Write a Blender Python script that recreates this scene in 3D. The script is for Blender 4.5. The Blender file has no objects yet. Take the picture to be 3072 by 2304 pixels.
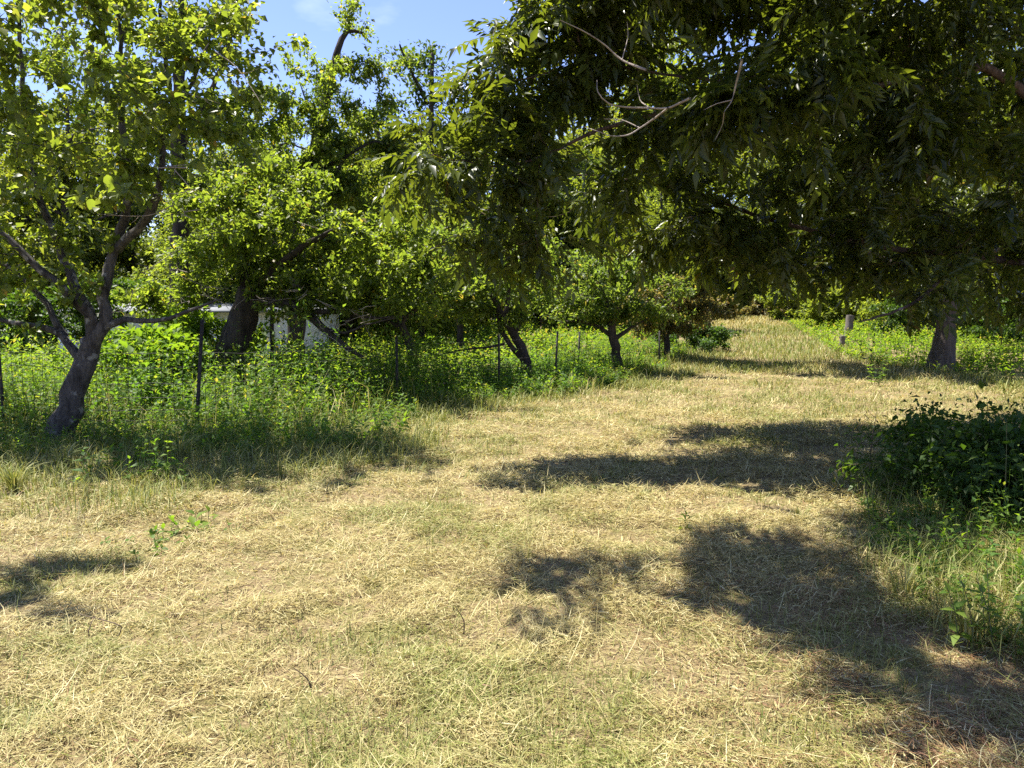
import bpy, math, random
import numpy as np
from mathutils import Vector, Matrix

SC = bpy.context.scene
COL = SC.collection
random.seed(7)
TAU = 2 * math.pi

# ------------------------------------------------------------------ camera, sky, sun, exposure
CAM = np.array([0.0, 0.0, 1.6])
FPX = 773.0                                   # focal length in pixels of the 1024 px wide frame
PITCH = math.atan(74 / FPX)
cam = bpy.data.cameras.new('camera')
cam.sensor_width = 36.0
cam.lens = 36.0 * FPX / 1024
cam.clip_end = 600
cam_o = bpy.data.objects.new('camera', cam)
COL.objects.link(cam_o)
cam_o.location = CAM
cam_o.rotation_euler = (math.pi / 2 - PITCH, 0, 0)
SC.camera = cam_o

SUN_DIR = np.array([-0.38, 0.24, 1.0]); SUN_DIR /= np.linalg.norm(SUN_DIR)
SUN_EL = math.asin(SUN_DIR[2]); SUN_ROT = math.atan2(SUN_DIR[0], SUN_DIR[1])
w = bpy.data.worlds.new('World'); SC.world = w; w.use_nodes = True
nt = w.node_tree; nt.nodes.clear()
wo = nt.nodes.new('ShaderNodeOutputWorld'); bg = nt.nodes.new('ShaderNodeBackground')
sk = nt.nodes.new('ShaderNodeTexSky'); sk.sky_type = 'NISHITA'; sk.sun_disc = False
sk.sun_elevation = SUN_EL; sk.sun_rotation = SUN_ROT
sk.air_density = 1.0; sk.dust_density = 0.25; sk.ozone_density = 3.0; sk.altitude = 100
# thin high cloud, mixed into the sky by direction
tc = nt.nodes.new('ShaderNodeTexCoord'); mp = nt.nodes.new('ShaderNodeMapping')
mp.inputs['Scale'].default_value = (1.3, 1.3, 3.2)
cn = nt.nodes.new('ShaderNodeTexNoise'); cn.inputs['Scale'].default_value = 2.3
cn.inputs['Detail'].default_value = 6; cn.inputs['Roughness'].default_value = 0.55
cr = nt.nodes.new('ShaderNodeValToRGB')
cr.color_ramp.elements[0].position = 0.56; cr.color_ramp.elements[0].color = (0, 0, 0, 1)
cr.color_ramp.elements[1].position = 0.8; cr.color_ramp.elements[1].color = (0.6, 0.6, 0.6, 1)
mx = nt.nodes.new('ShaderNodeMix'); mx.data_type = 'RGBA'
mx.inputs['B'].default_value = (7., 7.6, 8.6, 1)
nt.links.new(tc.outputs['Generated'], mp.inputs['Vector']); nt.links.new(mp.outputs[0], cn.inputs['Vector'])
nt.links.new(cn.outputs['Fac'], cr.inputs[0]); nt.links.new(cr.outputs[0], mx.inputs['Factor'])
tn = nt.nodes.new('ShaderNodeMix'); tn.data_type = 'RGBA'; tn.blend_type = 'MULTIPLY'
tn.inputs['Factor'].default_value = 1.0; tn.inputs['B'].default_value = (1.0, .92, 1.15, 1)
nt.links.new(sk.outputs[0], tn.inputs['A']); nt.links.new(tn.outputs['Result'], mx.inputs['A']); nt.links.new(mx.outputs['Result'], bg.inputs['Color'])
bg.inputs['Strength'].default_value = 0.08
nt.links.new(bg.outputs[0], wo.inputs[0])

sl = bpy.data.lights.new('sun', 'SUN'); sl.energy = 5.0; sl.angle = math.radians(0.53); sl.color = (1.0, 0.95, 0.86)
so = bpy.data.objects.new('sun', sl); COL.objects.link(so)
so.rotation_euler = Vector(-SUN_DIR).to_track_quat('-Z', 'Y').to_euler(); so.location = (-5, 20, 30)
SC.view_settings.view_transform = 'Standard'
SC.view_settings.look = 'None'
SC.view_settings.gamma = 1.0
SC.view_settings.use_curve_mapping = False
SC.view_settings.exposure = 1.5
SC.render.engine = 'CYCLES'
SC.cycles.max_bounces = 7; SC.cycles.diffuse_bounces = 3; SC.cycles.glossy_bounces = 2
SC.cycles.transmission_bounces = 4; SC.cycles.transparent_max_bounces = 4
SC.cycles.use_denoising = False
SC.cycles.caustics_reflective = False; SC.cycles.caustics_refractive = False

# ------------------------------------------------------------------ numeric helpers
_tab = np.random.default_rng(99).random((128, 128))
def vnoise(x, y, scale=1.0, ox=0.0):
    x = np.asarray(x, float) / scale + 37.3 + ox; y = np.asarray(y, float) / scale + 11.7 + ox * 1.7
    xi = np.floor(x).astype(int); yi = np.floor(y).astype(int)
    fx = x - xi; fy = y - yi
    fx = fx * fx * (3 - 2 * fx); fy = fy * fy * (3 - 2 * fy)
    g = lambda a, b: _tab[a % 128, b % 128]
    return (g(xi, yi) * (1 - fx) + g(xi + 1, yi) * fx) * (1 - fy) + (g(xi, yi + 1) * (1 - fx) + g(xi + 1, yi + 1) * fx) * fy
def fbm(x, y, scale=1.0, ox=0.0, n=3):
    s = 0; a = 1; t = 0
    for k in range(n):
        s = s + a * vnoise(x, y, scale / 2 ** k, ox + 5.1 * k); t += a; a *= 0.5
    return s / t
def sstep(a, b, x):
    t = np.clip((np.asarray(x, float) - a) / (b - a), 0, 1)
    return t * t * (3 - 2 * t)
def nrm(v):
    return v / np.maximum(np.linalg.norm(v, axis=-1, keepdims=True), 1e-9)

def terrain(x, y):
    x = np.asarray(x, float); y = np.asarray(y, float)
    z = 1.1 * sstep(16, 52, y) + 0.5 * sstep(50, 160, y)
    z = z + 0.05 * (fbm(x, y, 3.0, 1.0) - 0.5) * sstep(0, 3, y) + 0.12 * (fbm(x, y, 11.0, 3.0) - 0.5) * sstep(6, 16, y)
    return z

CP, SP = math.cos(PITCH), math.sin(PITCH)
def ray(px, py):
    xc = (px - 512) / FPX; yc = (384 - py) / FPX
    return np.array([xc, CP + yc * SP, -SP + yc * CP])
def pt(px, py, Y):
    """world point seen at a place of the photograph, Y metres in front of the viewer"""
    d = ray(px, py)
    return CAM + d * (Y / d[1])
def gpt(px, py):
    """point of the ground seen at a place of the photograph"""
    d = ray(px, py); t = 1.0
    while t < 150:
        p = CAM + d * t
        if p[2] < float(terrain(p[0], p[1])):
            break
        t += 0.03
    return CAM + d * t
def onground(x, y, dz=0.0):
    return np.array([x, y, float(terrain(x, y)) + dz])
def project(P):
    P = np.asarray(P) - CAM
    f = P[:, 1] * CP - P[:, 2] * SP; u = P[:, 1] * SP + P[:, 2] * CP
    f = np.maximum(f, 0.05)
    return 512 + P[:, 0] / f * FPX, 384 - u / f * FPX, f

# ------------------------------------------------------------------ mesh helpers
def make_mesh(name, V, T=None, Q=None, mat=None, rnd=None, att2=None, smooth=False):
    me = bpy.data.meshes.new(name)
    V = np.asarray(V, dtype=np.float32)
    nT = 0 if T is None else len(T); nQ = 0 if Q is None else len(Q)
    loops = []
    if nT: loops.append(np.asarray(T, dtype=np.int32).ravel())
    if nQ: loops.append(np.asarray(Q, dtype=np.int32).ravel())
    loops = np.concatenate(loops)
    starts = np.concatenate([np.arange(nT) * 3, nT * 3 + np.arange(nQ) * 4]).astype(np.int32)
    me.vertices.add(len(V)); me.vertices.foreach_set('co', V.ravel())
    me.loops.add(len(loops)); me.loops.foreach_set('vertex_index', loops)
    me.polygons.add(nT + nQ); me.polygons.foreach_set('loop_start', starts)
    me.update(calc_edges=True)
    if smooth:
        me.polygons.foreach_set('use_smooth', np.ones(nT + nQ, dtype=bool))
    for nm, a in (('rnd', rnd), ('mixv', att2)):
        if a is not None:
            at = me.attributes.new(nm, 'FLOAT', 'POINT')
            at.data.foreach_set('value', np.asarray(a, dtype=np.float32))
    if mat is not None: me.materials.append(mat)
    return me

def obj(name, me, parent=None, loc=None):
    o = bpy.data.objects.new(name, me); COL.objects.link(o)
    if parent is not None: o.parent = parent
    if loc is not None: o.location = loc
    return o
def tag(o, label=None, cat=None, group=None, kind=None):
    if label: o['label'] = label
    if cat: o['category'] = cat
    if group: o['group'] = group
    if kind: o['kind'] = kind
    return o
def thing(name, label, cat, loc, group=None):
    o = bpy.data.objects.new(name, None); COL.objects.link(o)
    o.location = loc; o.empty_display_size = 0.3
    return tag(o, label, cat, group)
def copy_tree(root, loc, rz=0.0, sc=1.0, label=None, group=None):
    r = root.copy(); COL.objects.link(r)
    r.location = loc; r.rotation_euler = (0, 0, rz); r.scale = (sc, sc, sc * random.uniform(0.94, 1.06))
    if label: r['label'] = label
    if group: r['group'] = group
    for ch in root.children:
        c = ch.copy(); COL.objects.link(c); c.parent = r
        for g in ch.children:
            d = g.copy(); COL.objects.link(d); d.parent = c
    return r

def catmull(P, step):
    P = np.asarray(P, float)
    if len(P) == 2:
        n = max(2, int(np.linalg.norm(P[1] - P[0]) / step) + 1)
        return P[0] + (P[1] - P[0]) * np.linspace(0, 1, n)[:, None], np.linspace(0, 1, n)
    Q = np.vstack([2 * P[0] - P[1], P, 2 * P[-1] - P[-2]])
    out = []; par = []
    for i in range(1, len(Q) - 2):
        n = max(2, int(np.linalg.norm(Q[i + 1] - Q[i]) / step))
        for t in np.arange(n) / n:
            a, b, c, d = Q[i - 1], Q[i], Q[i + 1], Q[i + 2]
            out.append(0.5 * (2 * b + (c - a) * t + (2 * a - 5 * b + 4 * c - d) * t * t + (3 * b - a - 3 * c + d) * t ** 3))
            par.append((i - 1 + t) / (len(P) - 1))
    out.append(P[-1]); par.append(1.0)
    return np.array(out), np.array(par)

def tube(P, R, sides, rough=0.0, rng=None):
    """tapered tube along P: vertices and quads"""
    P = np.asarray(P, float); R = np.asarray(R, float); n = len(P)
    D = np.gradient(P, axis=0); D = nrm(D)
    ref = np.array([0.31, 0.87, 0.38]) if abs(D[0, 2]) > 0.6 else np.array([0.05, 0.1, 1.0])
    A = nrm(np.cross(D, ref)); B = np.cross(D, A)
    th = np.arange(sides) / sides * TAU
    rr = R[:, None] * np.ones((1, sides))
    if rough and rng is not None:
        rr = rr * (1 + rough * (rng.random((n, sides)) - 0.5) + rough * 0.8 * np.sin(th[None] * 3 + rng.random() * 6 + np.arange(n)[:, None] * 0.25) * 0.5)
    V = P[:, None, :] + rr[..., None] * (np.cos(th)[None, :, None] * A[:, None] + np.sin(th)[None, :, None] * B[:, None])
    i = np.arange(n - 1)[:, None] * sides; j = np.arange(sides)[None]; k = (j + 1) % sides
    Q = np.stack([i + j, i + k, i + sides + k, i + sides + j], -1).reshape(-1, 4)
    return V.reshape(-1, 3), Q

class Acc:
    """collects pieces that end up in one mesh"""
    def __init__(s): s.V = []; s.T = []; s.Q = []; s.R = []; s.M = []; s.n = 0
    def add(s, V, T=None, Q=None, rnd=0.5, mix=0.0):
        V = np.asarray(V, float); s.V.append(V)
        if T is not None and len(T): s.T.append(np.asarray(T) + s.n)
        if Q is not None and len(Q): s.Q.append(np.asarray(Q) + s.n)
        s.R.append(np.broadcast_to(np.asarray(rnd, float), (len(V),)))
        s.M.append(np.broadcast_to(np.asarray(mix, float), (len(V),)))
        s.n += len(V)
    def mesh(s, name, mat, off=None, smooth=False):
        V = np.concatenate(s.V)
        if off is not None: V = V - np.asarray(off)
        return make_mesh(name, V, np.concatenate(s.T) if s.T else None, np.concatenate(s.Q) if s.Q else None, mat,
                         np.concatenate(s.R), np.concatenate(s.M), smooth)

def box(acc, lo, hi, rnd=0.5):
    x0, y0, z0 = lo; x1, y1, z1 = hi
    V = [(x0, y0, z0), (x1, y0, z0), (x1, y1, z0), (x0, y1, z0), (x0, y0, z1), (x1, y0, z1), (x1, y1, z1), (x0, y1, z1)]
    acc.add(V, Q=[(0, 3, 2, 1), (4, 5, 6, 7), (0, 1, 5, 4), (1, 2, 6, 5), (2, 3, 7, 6), (3, 0, 4, 7)], rnd=rnd)

# leaf outlines: x across, y along, z up; base at the origin, tip at y = 1
def leaf_ovate(w=0.33, fold=0.09, droop=0.12):
    V = np.array([(0, 0, 0), (-w * .72, .22, fold), (-w, .5, fold * .9), (-w * .55, .8, fold * .2 - droop * .6), (0, 1, -droop),
                  (w * .55, .8, fold * .2 - droop * .6), (w, .5, fold * .9), (w * .72, .22, fold), (0, .5, 0)], float)
    T = np.array([(0, 8, 1), (1, 8, 2), (2, 8, 3), (3, 8, 4), (4, 8, 5), (5, 8, 6), (6, 8, 7), (7, 8, 0)])
    return V, T
def leaf_diamond(w=0.3, fold=0.1, droop=0.1):
    return np.array([(0, 0, 0), (-w, .45, fold), (0, 1, -droop), (w, .45, fold)], float), np.array([(0, 2, 1), (0, 3, 2)])
def leaf_lance(w=0.14, fold=0.05, droop=0.25, side=0.0):
    V = np.array([(0, 0, 0), (-w, .38, fold), (0, .42, 0), (w, .38, fold), (side, 1, -droop)], float)
    return V, np.array([(0, 2, 1), (0, 3, 2), (1, 2, 4), (2, 3, 4)])
def compound_leaf(seed, pairs=5, lw=0.165, simple=False):
    """pinnate leaf: a drooping midrib with pairs of curved narrow leaflets"""
    r = np.random.default_rng(seed); a = Acc()
    bend = r.uniform(.1, .4); sway = r.uniform(-.12, .12)
    mid = lambda t: np.array([sway * t * t, t * (1 - bend * .25 * t), -bend * t * t])
    ts = np.linspace(0, 1, 5)
    if simple: ts = ts[::2]
    V, Q = tube(np.array([mid(t) for t in ts]), np.full(len(ts), .006), 3); a.add(V, Q=Q, rnd=.95)
    spots = []
    for t in np.linspace(.30, .92, pairs):
        for s in (-1, 1): spots.append((t + r.uniform(-.02, .02), s))
    spots.append((1.0, 0))
    for t, s in spots:
        p = mid(t); L = r.uniform(.34, .46) * (0.8 + .35 * t)
        ax = nrm(np.array([s * r.uniform(.75, 1.0), r.uniform(.35, .75) + (1 if s == 0 else 0), -r.uniform(.05, .6)]))
        nz = nrm(np.array([r.uniform(-.35, .35), r.uniform(-.2, .3), 1.0])); nz = nrm(nz - ax * np.dot(nz, ax)); sd = np.cross(ax, nz)
        dr, sv = r.uniform(.15, .4), -s * r.uniform(.05, .16)
        LV, LT = leaf_lance(lw, .06, dr, sv)
        if simple:
            LV, LT = leaf_diamond(lw * 1.1, .06, dr); LV[2, 0] = sv
        a.add(p + L * (LV[:, :1] * sd + LV[:, 1:2] * ax + LV[:, 2:] * nz), LT, rnd=r.uniform(.0, .9))
    return np.concatenate(a.V), (np.concatenate(a.T), np.concatenate(a.Q)), np.concatenate(a.R)

def leaf_batch(base, axis, normal, L, tmpl):
    """many copies of one outline: vertices, triangles, owner index of each vertex"""
    Vt, Tt = tmpl
    axis = nrm(axis); normal = nrm(normal - axis * np.sum(normal * axis, -1, keepdims=True)); side = np.cross(axis, normal)
    V = base[:, None] + L[:, None, None] * (Vt[None, :, :1] * side[:, None] + Vt[None, :, 1:2] * axis[:, None] + Vt[None, :, 2:] * normal[:, None])
    n, m = len(base), len(Vt)
    T = (np.arange(n)[:, None, None] * m + Tt[None]).reshape(-1, 3)
    return V.reshape(-1, 3), T, np.repeat(np.arange(n), m)

# ------------------------------------------------------------------ materials
def new_mat(name):
    m = bpy.data.materials.new(name); m.use_nodes = True; t = m.node_tree; t.nodes.clear()
    return m, t, t.nodes.new('ShaderNodeOutputMaterial')
def ramp(t, stops, fac):
    r = t.nodes.new('ShaderNodeValToRGB'); e = r.color_ramp.elements
    while len(e) < len(stops): e.new(0.5)
    for k, (p, c) in enumerate(stops):
        e[k].position = p; e[k].color = (*c, 1)
    t.links.new(fac, r.inputs[0]); return r.outputs[0]
def attr(t, name):
    a = t.nodes.new('ShaderNodeAttribute'); a.attribute_name = name; return a.outputs['Fac']
def mixc(t, f, a, b, mode='MIX'):
    m = t.nodes.new('ShaderNodeMix'); m.data_type = 'RGBA'; m.blend_type = mode
    for k, v in (('Factor', f), ('A', a), ('B', b)):
        if hasattr(v, 'is_linked'): t.links.new(v, m.inputs[k])
        elif k == 'Factor': m.inputs[k].default_value = v
        else: m.inputs[k].default_value = (*v, 1)
    return m.outputs['Result']
def noise(t, scale, detail=3, vec=None, rough=.55):
    n = t.nodes.new('ShaderNodeTexNoise'); n.inputs['Scale'].default_value = scale; n.inputs['Detail'].default_value = detail
    n.inputs['Roughness'].default_value = rough
    if vec is not None: t.links.new(vec, n.inputs['Vector'])
    return n.outputs['Fac']
def objcoord(t, scale=(1, 1, 1)):
    c = t.nodes.new('ShaderNodeTexCoord'); m = t.nodes.new('ShaderNodeMapping'); m.inputs['Scale'].default_value = scale
    t.links.new(c.outputs['Object'], m.inputs[0]); return m.outputs[0]

def leaf_mat(name, stops, trans=(2.0, 1.9, .8), tfac=.45, rough=.42, spec=.5, mixstops=None):
    m, t, out = new_mat(name)
    c = ramp(t, stops, attr(t, 'rnd'))
    if mixstops:
        c = mixc(t, attr(t, 'mixv'), c, ramp(t, mixstops, attr(t, 'rnd')))
    p = t.nodes.new('ShaderNodeBsdfPrincipled'); p.inputs['Roughness'].default_value = rough
    p.inputs['Specular IOR Level'].default_value = spec
    t.links.new(c, p.inputs['Base Color'])
    tr = t.nodes.new('ShaderNodeBsdfTranslucent')
    t.links.new(mixc(t, 1.0, c, trans, 'MULTIPLY'), tr.inputs['Color'])
    mx = t.nodes.new('ShaderNodeMixShader'); mx.inputs[0].default_value = tfac
    t.links.new(p.outputs[0], mx.inputs[1]); t.links.new(tr.outputs[0], mx.inputs[2]); t.links.new(mx.outputs[0], out.inputs[0])
    return m
def bark_mat(name, dark, light, lichen=None, lich_at=.6, scale=9, bump=.6, stretch=.25):
    m, t, out = new_mat(name)
    v = objcoord(t, (1, 1, stretch)); n1 = noise(t, scale, 5, v, .65)
    c = ramp(t, [(.3, dark), (.7, light)], n1)
    if lichen:
        n2 = noise(t, 7, 4, objcoord(t))
        c = mixc(t, ramp(t, [(lich_at, (0, 0, 0)), (lich_at + .07, (1, 1, 1))], n2), c, lichen)
    p = t.nodes.new('ShaderNodeBsdfPrincipled'); p.inputs['Roughness'].default_value = .9; p.inputs['Specular IOR Level'].default_value = .2
    t.links.new(c, p.inputs['Base Color'])
    b = t.nodes.new('ShaderNodeBump'); b.inputs['Strength'].default_value = bump; b.inputs['Distance'].default_value = .07
    t.links.new(noise(t, scale * 2.5, 5, v, .7), b.inputs['Height']); t.links.new(b.outputs[0], p.inputs['Normal'])
    t.links.new(p.outputs[0], out.inputs[0]); return m
def plain_mat(name, stops, scale=8, rough=.7, metal=0.0, spec=.4, stretch=(1, 1, 1), bump=.0):
    m, t, out = new_mat(name)
    n1 = noise(t, scale, 5, objcoord(t, stretch))
    p = t.nodes.new('ShaderNodeBsdfPrincipled'); p.inputs['Roughness'].default_value = rough; p.inputs['Metallic'].default_value = metal
    p.inputs['Specular IOR Level'].default_value = spec
    t.links.new(ramp(t, stops, n1), p.inputs['Base Color'])
    if bump:
        b = t.nodes.new('ShaderNodeBump'); b.inputs['Strength'].default_value = bump; b.inputs['Distance'].default_value = .02
        t.links.new(n1, b.inputs['Height']); t.links.new(b.outputs[0], p.inputs['Normal'])
    t.links.new(p.outputs[0], out.inputs[0]); return m

M = {}
M['persimmon'] = leaf_mat('persimmon_leaf', [(0, (.058, .080, .019)), (.55, (.118, .150, .033)), (.85, (.185, .205, .046)), (.98, (.23, .20, .05)), (1, (.24, .17, .05))], (2.65, 2.65, .9), .52, .42, .4)
M['pear'] = leaf_mat('pear_leaf', [(0, (.053, .078, .018)), (.6, (.108, .140, .032)), (.9, (.165, .188, .042)), (1, (.22, .17, .05))], (2.8, 2.85, .9), .54, .45, .3)
M['apple'] = leaf_mat('apple_leaf', [(0, (.06, .09, .02)), (.6, (.102, .137, .037)), (.9, (.145, .165, .05)), (1, (.20, .16, .06))], (2.6, 2.7, .9), .52, .45, .3)
M['russet'] = leaf_mat('russet_leaf', [(0, (.08, .10, .03)), (.45, (.13, .135, .045)), (.75, (.20, .15, .07)), (1, (.26, .17, .10))], (2.2, 2.0, 1.0), .48, .5, .3)
M['pecan'] = leaf_mat('pecan_leaf', [(0, (.032, .048, .012)), (.6, (.062, .084, .017)), (.9, (.105, .13, .022)), (1, (.11, .085, .03))], (3.1, 2.8, .8), .48, .36, .45)
M['forest'] = leaf_mat('forest_leaf', [(0, (.052, .076, .017)), (.6, (.105, .13, .026)), (1, (.155, .168, .038))], (2.9, 2.7, .8), .5, .5, .3)
M['forest_pale'] = leaf_mat('pale_forest_leaf', [(0, (.08, .11, .026)), (.6, (.14, .18, .036)), (1, (.20, .22, .05))], (2.5, 2.4, .8), .5, .5, .3)
M['forest_dark'] = leaf_mat('dark_forest_leaf', [(0, (.03, .052, .014)), (.6, (.055, .085, .018)), (1, (.09, .12, .022))], (2.5, 2.4, .8), .45, .5, .3)
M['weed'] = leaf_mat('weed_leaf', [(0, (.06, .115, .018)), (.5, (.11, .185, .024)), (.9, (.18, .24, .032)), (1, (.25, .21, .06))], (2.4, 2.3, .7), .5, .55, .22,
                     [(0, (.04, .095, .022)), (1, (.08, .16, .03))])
M['bush'] = leaf_mat('bush_leaf', [(0, (.028, .06, .012)), (.6, (.05, .095, .016)), (1, (.10, .14, .022))], (2.2, 2.2, .7), .42, .5, .3)
M['grass'] = leaf_mat('grass_blade', [(0, (.17, .125, .04)), (.3, (.33, .265, .105)), (.65, (.545, .46, .215)), (.9, (.71, .64, .375)), (.96, (.36, .20, .115)), (1, (.25, .13, .075))],
                      (1.2, 1.1, .75), .32, .6, .3,
                      [(0, (.065, .105, .016)), (.5, (.16, .205, .034)), (1, (.31, .33, .085))])
M['bark_grey'] = bark_mat('lichened_bark', (.02, .017, .015), (.155, .14, .125), (.29, .28, .25), .58, 14, .9)
M['bark_dark'] = bark_mat('dark_bark', (.022, .018, .015), (.085, .07, .06), (.16, .15, .13), .68)
M['bark_pecan'] = bark_mat('pecan_bark', (.07, .055, .045), (.19, .155, .13), (.27, .25, .22), .66, 12, .8, .18)
M['bark_limb'] = bark_mat('warm_limb_bark', (.05, .036, .028), (.15, .10, .072), (.22, .19, .16), .6)
M['twig_pale'] = bark_mat('bare_twig', (.20, .16, .13), (.42, .36, .30))
M['stem'] = plain_mat('green_stem', [(.3, (.06, .08, .02)), (.7, (.13, .11, .05))])
M['steel'] = plain_mat('weathered_post', [(.3, (.012, .012, .012)), (.7, (.04, .034, .03))], 14, .7, .0)
M['wire'] = plain_mat('wire', [(.3, (.022, .02, .018)), (.7, (.06, .05, .045))], 20, .7, .2)
M['old_wood'] = plain_mat('silvered_wood', [(.25, (.07, .06, .05)), (.5, (.15, .13, .115)), (.8, (.25, .23, .21))], 9, .9, 0, .2, (6, 6, .6), .5)
M['shed'] = plain_mat('pale_metal_siding', [(.3, (.60, .64, .70)), (.75, (.72, .75, .80))], 3, .45, 0, .5)
M['shed_roof'] = plain_mat('metal_roofing', [(.3, (.14, .15, .16)), (.75, (.22, .23, .24))], 3, .6, .0)

def ground_mat():
    m, t, out = new_mat('dry_ground')
    v = objcoord(t)
    n1 = noise(t, 2.2, 5, v, .7); n2 = noise(t, 7, 5, v, .7); n3 = noise(t, 60, 5, v, .75)
    straw = ramp(t, [(.25, (.09, .062, .036)), (.5, (.22, .165, .085)), (.72, (.38, .31, .165))], n3)
    green = ramp(t, [(.3, (.08, .085, .025)), (.7, (.22, .21, .07))], n3)
    c = mixc(t, ramp(t, [(.48, (0, 0, 0)), (.60, (.8, .8, .8))], n1), straw, green)
    c = mixc(t, ramp(t, [(.56, (0, 0, 0)), (.68, (.7, .7, .7))], n2), c, (.15, .10, .065))
    p = t.nodes.new('ShaderNodeBsdfPrincipled'); p.inputs['Roughness'].default_value = .95; p.inputs['Specular IOR Level'].default_value = .1
    t.links.new(c, p.inputs['Base Color'])
    b = t.nodes.new('ShaderNodeBump'); b.inputs['Strength'].default_value = .7; b.inputs['Distance'].default_value = .03
    t.links.new(n3, b.inputs['Height']); t.links.new(b.outputs[0], p.inputs['Normal'])
    t.links.new(p.outputs[0], out.inputs[0]); return m

# ------------------------------------------------------------------ ground
def build_ground():
    ys = np.concatenate([np.arange(-14, 1, .6), np.arange(1, 14, .12), np.arange(14, 45, .45), np.arange(45, 120, 2.5), np.linspace(120, 420, 14)])
    xs = np.concatenate([-np.geomspace(14, 300, 18)[::-1], np.arange(-13.8, 13.9, .2), np.geomspace(14, 300, 18)])
    X, Y = np.meshgrid(xs, ys)
    Z = terrain(X, Y) + .025 * (fbm(X, Y, .5, 7.0, 2) - .5) * sstep(20, 8, Y)
    nx, ny = len(xs), len(ys)
    i = (np.arange(ny - 1)[:, None] * nx + np.arange(nx - 1)[None]).ravel()
    Q = np.stack([i, i + 1, i + nx + 1, i + nx], -1)
    o = obj('ground', make_mesh('ground', np.stack([X, Y, Z], -1).reshape(-1, 3), None, Q, ground_mat(), smooth=True))
    tag(o, 'mown straw coloured field rising gently to the woods', kind='structure')
build_ground()

# ------------------------------------------------------------------ where the tall weeds begin
def gline(pts): return np.array([gpt(a, b)[:2] for a, b in pts])
WEED_EDGE = np.vstack([[(-16, 8.6)], gline([(-90, 436), (60, 433), (200, 433), (240, 437), (300, 437), (350, 424), (420, 412), (500, 402), (560, 396), (620, 386), (665, 371), (692, 358)]), [(8.3, 30), (9.45, 36), (13.3, 48), (16, 62)]])
RIGHT_EDGE = np.vstack([[(21, 62), (16.5, 48), (13.6, 36)], gline([(838, 351), (880, 366), (930, 372), (985, 383), (1060, 398)]), [(15, 11), (24, 9)]])
BUSH_EDGE = np.array([(9.5, 9.3), (5.4, 8.6), (3.5, 7.3), (3.05, 6.0), (2.55, 5.0), (2.35, 4.3), (2.45, 3.6), (2.9, 2.9), (4.5, 2.2)])
def side_dist(E, x, y):
    """distance from the line E, positive on its right hand"""
    best = np.full(np.shape(x), 1e9); sg = np.zeros(np.shape(x))
    for a, b in zip(E[:-1], E[1:]):
        d = b - a; L2 = d @ d
        t = np.clip(((x - a[0]) * d[0] + (y - a[1]) * d[1]) / L2, 0, 1)
        ex, ey = x - a[0] - t * d[0], y - a[1] - t * d[1]
        q = np.hypot(ex, ey); cr_ = d[0] * (y - a[1]) - d[1] * (x - a[0])
        s = np.where(cr_ < 0, 1.0, -1.0)
        up = q < best - 1e-9
        best = np.where(up, q, best); sg = np.where(up, s, sg)
    return best * sg
def weed_d(x, y): return side_dist(WEED_EDGE, x, y)        # > 0 on the mown side
def right_d(x, y): return side_dist(RIGHT_EDGE, x, y)      # > 0 on the mown side
def bush_d(x, y): return side_dist(BUSH_EDGE, x, y)

# ------------------------------------------------------------------ grass and straw
def fan(rng, n, r0, r1, pw, half=42):
    """random places in front of the viewer, thinning with distance by the power pw"""
    u = rng.random(n); e = 2 - pw
    r = (r0 ** e + u * (r1 ** e - r0 ** e)) ** (1 / e)
    a = np.radians(rng.uniform(-half, half, n))
    return r * np.sin(a), r * np.cos(a), r
def blades(acc, x, y, L, W, az, lean, curl, z0, rnd, mix):
    """bent blades of grass: lean 0 is upright, 1.57 lies flat"""
    n = len(x); z = terrain(x, y) + z0
    d1 = np.stack([np.cos(az) * np.sin(lean), np.sin(az) * np.sin(lean), np.cos(lean)], -1)
    l2 = lean + curl
    az2 = az + np.random.default_rng(n).uniform(-.5, .5, n)
    d2 = np.stack([np.cos(az2) * np.sin(l2), np.sin(az2) * np.sin(l2), np.cos(l2)], -1)
    s = np.stack([-np.sin(az), np.cos(az), np.zeros(n)], -1) * (W / 2)[:, None]
    b = np.stack([x, y, z], -1); m = b + d1 * (L * .5)[:, None]; t = m + d2 * (L * .5)[:, None]
    V = np.stack([b - s, b + s, m + s * .85, m - s * .85, t], 1).reshape(-1, 3)
    i = np.arange(n)[:, None] * 5
    T = np.concatenate([i + np.array([[0, 1, 2]]), i + np.array([[0, 2, 3]]), i + np.array([[3, 2, 4]])])
    acc.add(V, T, rnd=np.repeat(rnd, 5), mix=np.repeat(mix, 5))

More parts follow.
